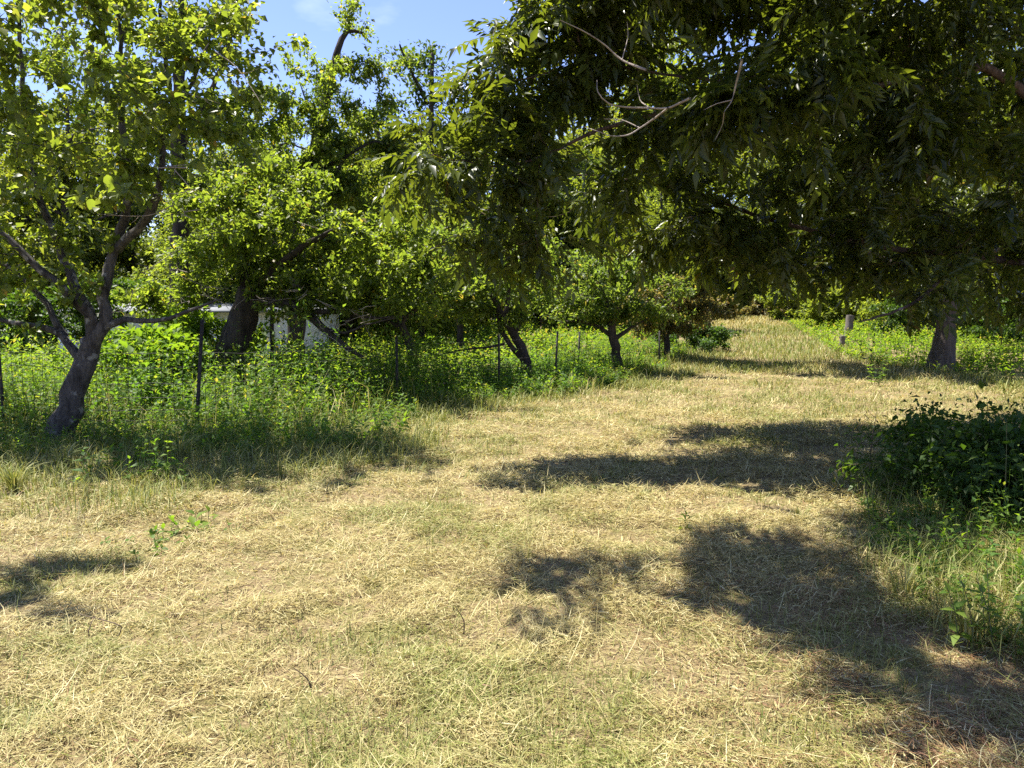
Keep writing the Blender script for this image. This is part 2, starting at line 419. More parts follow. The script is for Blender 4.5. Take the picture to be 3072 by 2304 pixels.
def build_grass():
    rng = np.random.default_rng(11)
    a = Acc()
    # flattened cut straw
    x, y, r = fan(rng, 235000, 1.75, 22, 1.38)
    d = np.minimum(weed_d(x, y), right_d(x, y)); k = d > -.3
    k &= rng.random(len(x)) < .45 + .75 * sstep(.36, .6, fbm(x, y, .38, 4.0, 3))
    x, y, r = x[k], y[k], r[k]; n = len(x)
    green = .55 * fbm(x, y, 1.5, 2.0) + .45 * fbm(x, y, .45, 12.0, 2); patch = sstep(.45, .64, green)
    flow = fbm(x, y, 1.1, 9.0, 2) * 14
    az = flow + rng.normal(0, 1.15, n)
    lean = np.where(rng.random(n) < .22, rng.uniform(.75, 1.35, n), np.clip(rng.normal(1.45, .13, n), .9, 1.62))
    L = rng.gamma(3.2, .028, n).clip(.03, .30) * (1 + .25 * sstep(8, 20, r)); W = np.maximum(rng.uniform(.0018, .004, n), r * .0008)
    thatch = sstep(.38, .66, fbm(x, y, .38, 4.0, 3)); z0 = rng.random(n) ** 1.4 * (.012 + .07 * thatch)
    mixv = np.clip(rng.random(n) * .75 * (.3 + patch) + (rng.random(n) < .10 + .12 * patch) * .8, 0, 1)
    tone = np.clip(rng.beta(2.2, 2, n) * .9 + .18 * (fbm(x, y, .8, 6.0) - .5) + (rng.random(n) < .03 + .85 * sstep(.3, 1.5, x + .8 * (fbm(x, y, .6, 31.0, 2) - .5)) * sstep(4.9, 3.3, y) + .15 * sstep(.62, .72, fbm(x, y, .9, 21.0, 2))) * .6, 0, 1)
    blades(a, x, y, L, W, az, lean, rng.uniform(-.05, .25, n), z0, tone, mixv)
    o = obj('straw', a.mesh('straw', M['grass'])); tag(o, 'cut dry straw lying in swirls over the field', kind='stuff')
    # fine chaff between the straws
    a = Acc()
    x, y, r = fan(rng, 270000, 1.75, 13, 1.35); d = np.minimum(weed_d(x, y), right_d(x, y)); k = d > -.1
    k &= rng.random(len(x)) < .35 + .8 * sstep(.36, .6, fbm(x, y, .38, 4.0, 3))
    x, y, r = x[k], y[k], r[k]; n = len(x)
    az = rng.uniform(0, TAU, n); L = rng.uniform(.025, .085, n); W = np.maximum(rng.uniform(.0022, .0045, n), r * .0008); up = rng.normal(.08, .22, n)
    thatch = sstep(.38, .66, fbm(x, y, .38, 4.0, 3)); b = np.stack([x, y, terrain(x, y) + .004 + rng.random(n) * (.01 + .055 * thatch)], -1)
    dv = np.stack([np.cos(az), np.sin(az), up], -1) * L[:, None]; sv = np.stack([-np.sin(az), np.cos(az), rng.normal(0, .5, n)], -1) * W[:, None] * .6
    V = np.stack([b - sv, b + sv, b + dv], 1).reshape(-1, 3)
    patch = sstep(.45, .64, .55 * fbm(x, y, 1.5, 2.0) + .45 * fbm(x, y, .45, 12.0, 2))
    rd = np.clip(rng.beta(2.4, 2, n) * .92 + (rng.random(n) < .04 + .75 * sstep(.3, 1.5, x) * sstep(4.9, 3.3, y)) * .6, 0, 1); mv = np.clip(rng.random(n) * .8 * (.35 + patch), 0, 1)
    a.add(V, np.arange(3 * n).reshape(-1, 3), rnd=np.repeat(rd, 3), mix=np.repeat(mv, 3))
    o = obj('chaff', a.mesh('chaff', M['grass'])); tag(o, 'fine chopped chaff covering the soil between the straws', kind='stuff')
    # short standing grass, thicker in patches
    a = Acc()
    x, y, r = fan(rng, 150000, 1.8, 24, 1.2)
    d = np.minimum(weed_d(x, y), right_d(x, y)); g = .55 * fbm(x, y, 1.5, 2.0) + .45 * fbm(x, y, .45, 12.0, 2)
    k = (d > -.2) & (rng.random(len(x)) < .10 + .95 * sstep(.46, .60, g))
    x, y, r, g = x[k], y[k], r[k], g[k]; n = len(x)
    blades(a, x, y, rng.uniform(.03, .11, n) * (1 + .5 * sstep(8, 20, r)), np.maximum(rng.uniform(.002, .0042, n), r * .0008), rng.uniform(0, TAU, n), np.abs(rng.normal(.35, .35, n)),
           rng.uniform(.1, .9, n), np.zeros(n), rng.random(n), np.clip(rng.normal(.75, .2, n), 0, 1))
    o = obj('short_grass', a.mesh('short_grass', M['grass'])); tag(o, 'short green regrowth standing among the straw', kind='stuff')
    # far part of the track
    a = Acc()
    x, y, r = fan(rng, 120000, 20, 62, 1.0, 30)
    d = np.minimum(weed_d(x, y), right_d(x, y)); k = d > -.5
    x, y, r = x[k], y[k], r[k]; n = len(x)
    g = fbm(x, y, 3.5, 2.0)
    blades(a, x, y, rng.uniform(.12, .3, n), r * .0009, rng.uniform(0, TAU, n), np.abs(rng.normal(.7, .45, n)), rng.uniform(.1, .8, n), np.zeros(n),
           rng.beta(2.2, 2, n) * .92, np.clip(rng.normal(.35, .25, n) + .6 * sstep(.45, .62, g), 0, 1))
    o = obj('far_grass', a.mesh('far_grass', M['grass'])); tag(o, 'pale grass on the far bend of the track', kind='stuff')
    # unmown fringe along the weeds, under the right bush and round the pecan
    a = Acc()
    x, y, r = fan(rng, 260000, 2.2, 26, 1.05, 44)
    d = weed_d(x, y); bd = bush_d(x, y); rd = right_d(x, y)
    wide = 2.5 * sstep(.6, -3.0, x) + .4 + 2.2 * (fbm(x, y, .9, 8.0, 2) - .45)
    p = np.maximum(np.maximum(sstep(wide + .35, wide - .35, d) * sstep(-1.6, -.3, d), sstep(.45, -.1, bd + .5 * (fbm(x, y, .6, 3.0, 2) - .5)) * sstep(-2.0, -.6, bd)), .8 * sstep(.7, -.2, rd) * sstep(-1.5, -.2, rd))
    k = rng.random(len(x)) < p * .9
    x, y, r, d, bd = x[k], y[k], r[k], d[k], bd[k]; n = len(x)
    h = rng.uniform(.08, .30, n) * (1 + .55 * sstep(.9, -.2, d) * sstep(0, -2, x)) * (.7 + .9 * fbm(x, y, .7, 5.0, 2))
    blades(a, x, y, h, np.maximum(rng.uniform(.003, .006, n), r * .00085), rng.uniform(0, TAU, n), np.abs(rng.normal(.55, .42, n)), rng.uniform(.3, 1.2, n), np.zeros(n),
           rng.random(n) * .9, np.clip(rng.normal(.84, .17, n), 0, 1))
    o = obj('rough_grass', a.mesh('rough_grass', M['grass'])); tag(o, 'rough unmown grass along the edge of the weeds', kind='stuff')
build_grass()

# ------------------------------------------------------------------ weeds
def weed_patch(name, label, rng, x, y, h, nl, ll, tmpl, mixf=.5, upright=.35, stemr=.004, mat='weed'):
    a = Acc(); n = len(x); z = terrain(x, y)
    lean = rng.normal(0, .16, (n, 2))
    base = np.stack([x, y, z - .02], -1)
    top = base + np.stack([lean[:, 0] * h, lean[:, 1] * h, h], -1)
    s = np.stack([np.full(n, 1.), np.zeros(n), np.zeros(n)], -1) * (np.maximum(stemr, np.hypot(x, y) * .0004))[:, None]
    V = np.stack([base - s, base + s, top], 1).reshape(-1, 3)
    a.add(V, np.arange(3 * n).reshape(-1, 3), rnd=.2, mix=.6)
    t = np.tile(np.linspace(.12, 1.0, nl), n) + rng.normal(0, .03, n * nl)
    idx = np.repeat(np.arange(n), nl)
    bp = base[idx] + (top - base)[idx] * t[:, None]
    az = np.tile(np.arange(nl) * 2.4, n) + np.repeat(rng.uniform(0, TAU, n), nl) + rng.normal(0, .3, n * nl)
    el = rng.normal(upright, .35, n * nl) + .5 * (t > .92)
    ax = np.stack([np.cos(az) * np.cos(el), np.sin(az) * np.cos(el), np.sin(el)], -1)
    no = np.stack([-np.cos(az) * np.sin(el), -np.sin(az) * np.sin(el), np.cos(el)], -1) + rng.normal(0, .28, (n * nl, 3))
    L = rng.uniform(.6, 1.25, n * nl) * ll * (1.15 - .45 * t) * np.repeat(rng.uniform(.75, 1.25, n), nl)
    LV, LT, own = leaf_batch(bp, ax, no, L, tmpl)
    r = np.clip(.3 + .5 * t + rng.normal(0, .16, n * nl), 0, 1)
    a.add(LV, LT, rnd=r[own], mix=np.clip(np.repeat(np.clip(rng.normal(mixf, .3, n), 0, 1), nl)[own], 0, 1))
    o = obj(name, a.mesh(name, M[mat])); tag(o, label, kind='stuff'); return o

def build_weeds():
    rng = np.random.default_rng(23)
    # near belt on the left
    x = rng.uniform(-12, 9, 36000); y = rng.uniform(8, 28, 36000)
    d = weed_d(x, y); dist = np.hypot(x, y)
    edge = .45 * (fbm(x, y, .8, 2.0, 2) - .5)
    k = (d < edge) & (d > -3.2) & (np.abs(np.degrees(np.arctan2(x, y))) < 40) & (rng.random(len(x)) < np.clip(1.1 - dist / 40, .35, 1))
    x, y, d = x[k], y[k], d[k]
    hh = (.44 + .52 * sstep(.5, -2.5, x)) * (.65 + .8 * fbm(x, y, 1.3, 5.0, 2)) * (.55 + .45 * sstep(0, -.8, d)) * rng.uniform(.55, 1.2, len(x)) * np.where(rng.random(len(x)) < .06, 1.35, 1.0)
    kind = fbm(x, y, 1.6, 14.0, 2)
    m1 = kind < .5
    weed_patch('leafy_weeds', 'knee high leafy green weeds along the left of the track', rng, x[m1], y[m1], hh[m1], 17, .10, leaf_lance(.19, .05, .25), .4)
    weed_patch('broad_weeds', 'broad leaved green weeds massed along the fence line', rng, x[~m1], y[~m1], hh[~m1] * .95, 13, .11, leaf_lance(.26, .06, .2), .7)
    # field behind the fence
    x = rng.uniform(-26, 12, 15000); y = rng.uniform(10.5, 44, 15000)
    d = weed_d(x, y); k = (d < -2.6) & (np.abs(np.degrees(np.arctan2(x, y))) < 39)
    x, y = x[k], y[k]
    hh = (.5 + .6 * sstep(-1, -5, x) * sstep(20, 13, y)) * (.7 + .7 * fbm(x, y, 2.5, 5.0, 2)) * rng.uniform(.7, 1.15, len(x))
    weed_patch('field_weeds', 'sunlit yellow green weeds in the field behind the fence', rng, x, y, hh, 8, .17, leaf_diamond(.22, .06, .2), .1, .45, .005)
    # right verge behind the pecan trunk
    x = rng.uniform(6, 30, 9000); y = rng.uniform(12, 44, 9000)
    d = right_d(x, y); k = (d < .2) & (np.degrees(np.arctan2(x, y)) < 39) & ((y > 18.5) | (x > 12.2))
    x, y, d = x[k], y[k], d[k]
    hh = .55 * (.6 + .8 * fbm(x, y, 2.0, 5.0, 2)) * (.4 + .6 * sstep(0, -2, d)) * rng.uniform(.7, 1.2, len(x))
    weed_patch('verge_weeds', 'sunlit yellow green weeds behind the right trunk', rng, x, y, hh, 8, .15, leaf_diamond(.22, .06, .2), .05, .5, .005)
    # low weeds under and in front of the right bush
    x = rng.uniform(2, 7, 3300); y = rng.uniform(2.2, 9, 3300)
    d = bush_d(x, y); k = (d < .35 * fbm(x, y, .5, 2.0, 2)) & (d > -1.9); x, y, d = x[k], y[k], d[k]
    weed_patch('bank_weeds', 'low leafy weeds round the foot of the right bush', rng, x, y, rng.uniform(.10, .42, len(x)) * (.5 + .7 * sstep(0, -.8, d)), 11, .07, leaf_lance(.2, .05, .3), .6)
    x = rng.uniform(3.2, 6.2, 150); y = rng.uniform(5.0, 7.4, 150)
    weed_patch('vine_shoots', 'loose leafy shoots standing out of the right bush', rng, x, y, rng.uniform(.55, .98, len(x)) * (.75 + .25 * sstep(3.3, 4.4, x)), 12, .06, leaf_lance(.2, .05, .3), .9, mat='bush')
    # shaded undergrowth in front of the left trees
    x = rng.uniform(-9, 0, 4500); y = rng.uniform(6.0, 11.5, 4500)
    d = weed_d(x, y); k = (d > -.5) & (d < 2.6 * sstep(-.8, -3, x) * fbm(x, y, .7, 3.0, 2) + .25); x, y = x[k], y[k]
    weed_patch('edge_weeds', 'low dark weeds at the feet of the left trees', rng, x, y, rng.uniform(.10, .34, len(x)), 10, .07, leaf_lance(.2, .05, .3), .6)
build_weeds()
def build_fringe():
    rng = np.random.default_rng(83); x = rng.uniform(-9, 1, 2600); y = rng.uniform(6.2, 13, 2600); d = weed_d(x, y)
    k = (d > -.5) & (d < (2.4 * sstep(-.3, -3, x) + .5) * sstep(.3, .7, fbm(x, y, .9, 51.0, 2)) + .1); x, y = x[k], y[k]
    weed_patch('fringe_weeds', 'broad leaved weeds spilling out of the fence line onto the mown edge', rng, x, y, rng.uniform(.12, .5, len(x)) * (.6 + .6 * fbm(x, y, .8, 6.0, 2)), 12, .10, leaf_lance(.25, .06, .25), .6)
build_fringe()
def build_tall_grass():
    rng = np.random.default_rng(61); a = Acc()
    x = rng.uniform(-12, 9, 26000); y = rng.uniform(7, 28, 26000); d = weed_d(x, y)
    k = (d < .5 * fbm(x, y, .6, 3.0, 2)) & (d > -3.5) & (np.abs(np.degrees(np.arctan2(x, y))) < 40) & (rng.random(len(x)) < sstep(.42, .62, fbm(x, y, 1.1, 44.0, 2)) + .08)
    x, y = x[k], y[k]; n = len(x)
    blades(a, x, y, rng.uniform(.4, 1.0, n) * (.6 + .5 * sstep(.5, -2.5, x)), np.maximum(.006, np.hypot(x, y) * .0008), rng.uniform(0, TAU, n), np.abs(rng.normal(.2, .15, n)), rng.uniform(.3, 1.3, n), np.zeros(n),
           rng.random(n), np.where(rng.random(n) < .2, .1, np.clip(rng.normal(.8, .15, n), 0, 1)))
    o = obj('tall_grass', a.mesh('tall_grass', M['grass'])); tag(o, 'tall arching grass blades growing up through the weeds', kind='stuff')
build_tall_grass()

# ------------------------------------------------------------------ trees
class Tree:
    def __init__(s, name, label, cat, loc, seed, bark, group=None):
        s.rng = np.random.default_rng(seed); s.loc = np.asarray(loc, float)
        s.root = thing(name, label, cat, loc, group); s.bark = M[bark]
        s.P = []; s.par = []; s.R = []; s.ok = []; s.D = []
    def limb(s, pts, r0, r1, name='limb', usable=.25, flare=0.0, sides=10, mat=None, pw=1.0):
        """one main limb as a part of its own; points in world space"""
        P, t = catmull(pts, .16)
        P = P + s.rng.normal(0, .012, P.shape) * np.minimum(1, r0 * 14)
        R = r0 + (r1 - r0) * t ** pw
        if flare: R = R * (1 + flare * np.exp(-np.linspace(0, 1, len(P)) * 14))
        V, Q = tube(P, R, sides, .22 if R[0] > .04 else .12, s.rng)
        V = np.vstack([V, P[-1:] + (P[-1] - P[-2]) * .5]); n = len(V) - 1
        T = [(n - sides + j, n - sides + (j + 1) % sides, n) for j in range(sides)]
        obj(name, make_mesh(name, V - s.loc, T, Q, mat or s.bark, smooth=True), s.root)
        i0 = len(s.P)
        for i in range(len(P)):
            s.P.append(P[i]); s.R.append(R[i]); s.par.append(i0 + i - 1 if i else -1); s.ok.append(t[i] >= usable)
            s.D.append(nrm(P[min(i + 1, len(P) - 1)] - P[max(i - 1, 0)]))
        s.nmain = len(s.P)
    def grow(s, tips, seg=.22, droop=0.0, rtip=.0035, bend=.3, angk=.6):
        rng = s.rng; N0 = len(s.P); tot = N0 + len(tips) * 40
        P = np.zeros((tot, 3)); P[:N0] = s.P; D = np.zeros((tot, 3)); D[:N0] = s.D
        par = np.full(tot, -1); par[:N0] = s.par; ok = np.zeros(tot, bool); ok[:N0] = s.ok
        main = P[:N0][ok[:N0]]
        dist = np.array([np.min(np.linalg.norm(main - q, axis=1)) for q in tips]); n = N0
        ends = []
        for q in tips[np.argsort(dist)]:
            v = q - P[:n]; L = np.linalg.norm(v, axis=1) + 1e-6
            c = L * (1 + angk * (1 - np.sum(v * D[:n], 1) / L)); c[~ok[:n]] = 1e9
            j = int(np.argmin(c)); ln = L[j]; m = min(38, max(2, int(ln / seg)))
            ctrl = P[j] + D[j] * ln * bend + v[j] * .3 + np.array([0, 0, .10 * ln])
            t = (np.arange(m) + 1) / m
            C = (1 - t)[:, None] ** 2 * P[j] + 2 * ((1 - t) * t)[:, None] * ctrl + (t ** 2)[:, None] * q
            C[:-1] += rng.normal(0, .035 * min(1, ln), (m - 1, 3)); C[:, 2] -= droop * ln * t ** 3
            pv = j
            for i in range(m):
                P[n] = C[i]; D[n] = nrm(C[i] - P[pv]); par[n] = pv; ok[n] = True; pv = n; n += 1
            ends.append(n - 1)
        s.P, s.D, s.par = P[:n], D[:n], par[:n]
        rad = np.zeros(n); cnt = np.zeros(n); dt = np.full(n, 1e9); dt[ends] = 0
        for i in range(n - 1, N0 - 1, -1):
            if cnt[i] == 0: cnt[i] = rtip ** 2.2
            rad[i] = cnt[i] ** (1 / 2.2); p = par[i]
            if p >= N0:
                cnt[p] += cnt[i]; dt[p] = min(dt[p], dt[i] + np.linalg.norm(P[i] - P[p]))
        s.rad, s.dt, s.N0 = rad, dt, N0
        a = Acc(); kids = {}
        for i in range(N0, n): kids.setdefault(par[i], []).append(i)
        starts = [(p, c) for p in range(N0) for c in kids.get(p, [])]
        while starts:
            p, c = starts.pop(); ch = [P[p]]; rr = [rad[c]]; i = c
            while True:
                ch.append(P[i]); rr.append(rad[i]); ks = kids.get(i)
                if not ks: break
                ks = sorted(ks, key=lambda k: -rad[k])
                for k in ks[1:]: starts.append((i, k))
                i = ks[0]
            mr = max(rr); V, Q = tube(np.array(ch), np.array(rr), 7 if mr > .03 else (5 if mr > .012 else 3)); a.add(V, Q=Q)
        if a.n: tag(obj('branches', a.mesh('branches', s.bark, s.loc, True), s.root), kind='stuff')
    def leaf_spots(s, per, reach, out=.55, droop=.25, nj=.5, L=(.07, .11), centre=None, scat=.07):
        rng = s.rng; i = np.arange(s.N0, len(s.P)); i = i[s.dt[i] < reach]
        i = np.repeat(i, int(per)) if per >= 1 else i[rng.random(len(i)) < per]
        n = len(i); p0 = s.P[s.par[i]]; base = p0 + (s.P[i] - p0) * rng.random(n)[:, None]
        base = base + rng.normal(0, scat, (n, 3))
        ax = s.D[i] * .5 + nrm(rng.normal(0, 1, (n, 3))) * .9 + np.array([0, 0, -droop])
        if centre is not None: ax = ax + nrm(base - centre) * out * .5
        no = np.array([0, 0, 1.]) + rng.normal(0, nj, (n, 3)) + SUN_DIR * .25
        return base, nrm(ax), nrm(no), rng.uniform(L[0], L[1], n) * rng.choice([.6, .8, .95, 1.1, 1.25], n)
    def leaves(s, spots, tmpl, mat, singles=0, name='crown', mixv=0.0, warm=.0, near=None):
        base, ax, no, L = spots; rng = s.rng; n = len(base)
        rnd = np.clip(rng.beta(2.2, 2.6, n) + (rng.random(n) < warm) * .6, 0, 1)
        pick = np.zeros(n, bool)
        if singles:
            px, py, f = project(base); vis = (px > 4) & (px < 1020) & (py > 4) & (py < 764)
            sc_ = np.where(vis, L / f, 0); pick[np.argsort(-sc_)[:singles]] = True; pick &= vis
        k = ~pick
        V, T, own = leaf_batch(base[k], ax[k], no[k], L[k], tmpl)
        tag(obj(name, make_mesh(name, V - s.loc, T, None, M[mat], rnd[k][own], np.full(len(V), mixv)), s.root), kind='stuff')
        if singles:
            tmpl = near or tmpl
            tones = [make_mesh('leaf', tmpl[0], tmpl[1], None, M[mat], np.full(len(tmpl[0]), q), np.full(len(tmpl[0]), mixv)) for q in (.2, .4, .55, .72)]
            for q in np.nonzero(pick)[0]:
                place_leaf(tones[rng.integers(4)], s.root, base[q] - s.loc, ax[q], no[q], L[q])

def place_leaf(me, parent, base, ax, no, L):
    no = no - ax * np.dot(no, ax); no = no / np.linalg.norm(no); sd = np.cross(ax, no)
    o = bpy.data.objects.new('leaf', me); COL.objects.link(o); o.parent = parent
    o.matrix_local = Matrix(((sd[0] * L, ax[0] * L, no[0] * L, base[0]), (sd[1] * L, ax[1] * L, no[1] * L, base[1]), (sd[2] * L, ax[2] * L, no[2] * L, base[2]), (0, 0, 0, 1)))
    return o

def clumps(rng, ells, ntips, per=5, spread=.32, shell=.55, vp=.8):
    """twig ends gathered in clumps inside a set of ellipsoids"""
    vol = np.array([e[1][0] * e[1][1] * e[1][2] for e in ells]) ** vp; vol /= vol.sum()
    out = []
    for q in range(max(1, ntips // per)):
        c, r = ells[rng.choice(len(ells), p=vol)]
        u = nrm(rng.normal(0, 1, 3)) * (rng.random() ** (1 / 3.) * (1 - shell) + shell * rng.uniform(.75, 1.0))
        cc = np.asarray(c) + u * np.asarray(r)
        sp = spread * rng.uniform(.6, 1.3)
        for k in range(per): out.append(cc + rng.normal(0, sp, 3) * np.array([1.1, 1.1, .42]))
    return np.array(out)

OV = leaf_ovate(.34, .09, .14); OL = leaf_lance(.36, .09, .14)
DI = leaf_diamond(.27, .09, .12)
# ---- big lichened tree at the left edge
b = gpt(57, 441)
t1 = Tree('persimmon_tree', 'leaning grey lichened tree by the left fence post, forking low into several limbs', 'tree', onground(b[0], b[1]), 3, 'bark_grey')
Y1 = b[1]
t1.limb([onground(b[0], b[1], -.1), pt(68, 408, Y1), pt(84, 366, Y1 + .05), pt(92, 342, Y1 + .05)], .152, .115, 'trunk', 2, .6, 16)
t1.limb([pt(88, 352, Y1), pt(92, 325, Y1), pt(86, 312, Y1 - .1), pt(70, 296, Y1 - .15), pt(40, 268, Y1 - .2), pt(8, 240, Y1 - .3), pt(-30, 205, Y1 - .3)], .08, .025, usable=.5)
t1.limb([pt(90, 335, Y1), pt(88, 312, Y1 + .1), pt(74, 285, Y1 + .2), pt(62, 250, Y1 + .3), pt(40, 200, Y1 + .5), pt(28, 140, Y1 + .5), pt(20, 60, Y1 + .6), pt(18, -20, Y1 + .6)], .07, .018, usable=.45)
t1.limb([pt(92, 345, Y1), pt(107, 322, Y1), pt(103, 296, Y1), pt(113, 256, Y1 + .1), pt(127, 205, Y1 + .2), pt(130, 165, Y1 + .3), pt(120, 110, Y1 + .4), pt(122, 50, Y1 + .5), pt(116, -20, Y1 + .6)], .085, .018, usable=.4)
t1.limb([pt(116, 250, Y1 + .1), pt(146, 218, Y1 - .1), pt(160, 180, Y1 - .2), pt(164, 126, Y1 - .1), pt(186, 92, Y1), pt(205, 50, Y1 + .1)], .06, .015, usable=.2)
t1.limb([pt(100, 330, Y1), pt(126, 319, Y1 - .1), pt(154, 322, Y1 - .2), pt(186, 312, Y1 - .3), pt(215, 300, Y1 - .3)], .045, .012, usable=.5)
t1.limb([pt(84, 362, Y1), pt(62, 335, Y1 + .2), pt(45, 328, Y1 + .3), pt(10, 322, Y1 + .4), pt(-40, 312, Y1 + .5)], .06, .02, usable=.6)
t1.limb([pt(64, 337, Y1 + .2), pt(40, 295, Y1 + .4), pt(2, 262, Y1 + .6), pt(-40, 240, Y1 + .6)], .045, .015, usable=.3)
e1 = [(pt(40, 190, Y1 - .3), (1.2, 1.3, .8)), (pt(110, 120, Y1 - .2), (1.5, 1.4, 1.0)), (pt(185, 110, Y1 - .2), (.75, 1.0, 1.0)), (pt(20, 60, Y1), (1.6, 1.4, 1.0)),
      (pt(150, 40, Y1), (1.2, 1.1, .8)), (pt(-90, 120, Y1), (1.2, 1.4, 1.8)), (pt(205, 180, Y1 - .4), (.55, .7, .6)), (pt(100, -60, Y1 + .2), (2.2, 1.6, 1.0)),
      (pt(60, 275, Y1 + .2), (1.1, .8, .4)), (pt(190, 262, Y1 - .2), (.6, .7, .35)), (pt(-60, 290, Y1 + .4), (1.0, .8, .5)), (pt(235, 75, Y1 + .1), (.5, .6, .9)), (pt(120, 190, Y1 - .9), (.9, .5, .6)), (pt(150, 288, Y1 - .2), (.55, .5, .2)), (pt(75, 292, Y1 + .4), (.6, .4, .2))]
t1.limb([pt(20, 60, Y1 + .6), np.array([-5.9, 8.2, 5.6]), np.array([-5.4, 6.8, 6.1]), np.array([-4.9, 5.5, 6.2])], .016, .005, usable=.4)
over = [(np.array([-4.9, 5.4, 6.1]), (.45, .3, .15)), (np.array([-5.3, 6.0, 6.1]), (.4, .4, .15)), (np.array([-4.75, 4.8, 6.1]), (.35, .3, .12))]
t1.grow(np.vstack([clumps(t1.rng, e1, 760, 5, .28, .4), clumps(t1.rng, over[:2], 33, 3, .13, .5)]), .2, .04)
t1.leaves(t1.leaf_spots(12, .9, L=(.075, .12), droop=.25, scat=.05), OL, 'persimmon', 290, warm=.02, near=OV)

# ---- thick dark leaning tree behind the post
b = gpt(222, 392)
t2 = Tree('old_pear_tree', 'thick dark trunk leaning right behind the second fence post, with a low spreading crown', 'tree', onground(b[0], 13.6), 5, 'bark_dark')
x0 = t2.loc[0]; Y2 = 13.6
t2.loc = onground(pt(222, 380, Y2)[0], Y2); t2.root.location = t2.loc
t2.limb([t2.loc - np.array([0, 0, .1]), pt(228, 365, Y2), pt(236, 335, Y2), pt(246, 306, Y2), pt(252, 290, Y2)], .29, .21, 'trunk', 2, .2, 14)
t2.limb([pt(244, 308, Y2), pt(262, 300, Y2), pt(285, 303, Y2 - .2), pt(305, 312, Y2 - .4), pt(322, 326, Y2 - .6), pt(342, 345, Y2 - .8), pt(362, 357, Y2 - .9)], .14, .03, usable=.5)
t2.limb([pt(248, 298, Y2), pt(244, 270, Y2), pt(236, 235, Y2 - .2), pt(225, 205, Y2 - .3)], .12, .03, usable=.3)
t2.limb([pt(250, 296, Y2), pt(275, 270, Y2 - .2), pt(305, 245, Y2 - .3), pt(340, 228, Y2 - .4)], .11, .03, usable=.3)
t2.limb([pt(306, 312, Y2 - .4), pt(335, 312, Y2 - .5), pt(372, 318, Y2 - .6), pt(410, 316, Y2 - .8)], .05, .012, usable=.3)
t2.limb([pt(325, 328, Y2 - .6), pt(345, 333, Y2 - .8), pt(365, 325, Y2 - 1.), pt(395, 318, Y2 - 1.1)], .03, .01, usable=.4)
e2 = [(pt(225, 230, Y2), (1.1, 1.0, .75)), (pt(300, 235, Y2 - .2), (1.4, 1.1, .75)), (pt(370, 235, Y2 - .3), (1.1, 1.0, .7)), (pt(330, 285, Y2 - .5), (1.4, .8, .4)),
      (pt(410, 275, Y2 - .5), (.9, .8, .6)), (pt(190, 265, Y2), (.8, .7, .5)), (pt(260, 190, Y2 + .2), (1.2, .9, .6)), (pt(380, 310, Y2 - .8), (.9, .6, .25)), (pt(215, 290, Y2), (.7, .6, .3)), (pt(300, 300, Y2 - .3), (.9, .6, .25)), (pt(340, 312, Y2 - .5), (.7, .5, .25)), (pt(165, 300, Y2 + .5), (.8, .6, .3))]
t2.grow(clumps(t2.rng, e2, 520, 5, .26, .5), .22, .05)
t2.leaves(t2.leaf_spots(26, .9, L=(.08, .12), droop=.12), DI, 'pear', warm=.02)

# ---- tall pear with the bent top against the sky
Y3 = 18.0
t3 = Tree('tall_pear_tree', 'tall thin tree with a hooked dark trunk standing alone against the blue sky', 'tree', onground(pt(292, 380, Y3)[0], Y3), 8, 'bark_dark')
t3.limb([t3.loc - np.array([0, 0, .1]), pt(298, 300, Y3), pt(302, 215, Y3), pt(312, 165, Y3), pt(322, 115, Y3), pt(333, 72, Y3), pt(338, 48, Y3), pt(348, 32, Y3), pt(362, 34, Y3)], .20, .03, 'trunk', .4, .3, 12)
t3.limb([pt(309, 175, Y3), pt(330, 165, Y3), pt(352, 152, Y3 - .2), pt(372, 140, Y3 - .3)], .06, .012, usable=.3)
t3.limb([pt(303, 210, Y3), pt(330, 190, Y3 - .3), pt(345, 158, Y3 - .4), pt(375, 142, Y3 - .4), pt(395, 146, Y3 - .4)], .06, .015, usable=.4)
t3.limb([pt(318, 130, Y3), pt(308, 105, Y3 + .2), pt(300, 85, Y3 + .2)], .04, .01, usable=.3)
e3 = [(pt(343, 24, Y3), (.6, .5, .4)), (pt(316, 62, Y3), (.55, .5, .6)), (pt(297, 108, Y3), (.7, .6, .8)), (pt(350, 85, Y3), (.8, .6, .7)), (pt(300, 155, Y3), (1.0, .8, .8)),
      (pt(372, 125, Y3 - .2), (.9, .7, .7)), (pt(350, 165, Y3 - .2), (1.2, .9, .7)), (pt(285, 195, Y3), (.9, .8, .8)), (pt(335, 205, Y3), (1.5, 1., .7)), (pt(384, 60, Y3), (.5, .4, .45)), (pt(325, 110, Y3 - .5), (.6, .4, .6)), (pt(400, 165, Y3), (.8, .7, .6))]
t3.grow(clumps(t3.rng, e3, 520, 5, .22, .35), .22)
t3.leaves(t3.leaf_spots(26, .7, L=(.08, .12)), DI, 'pear', warm=.03)

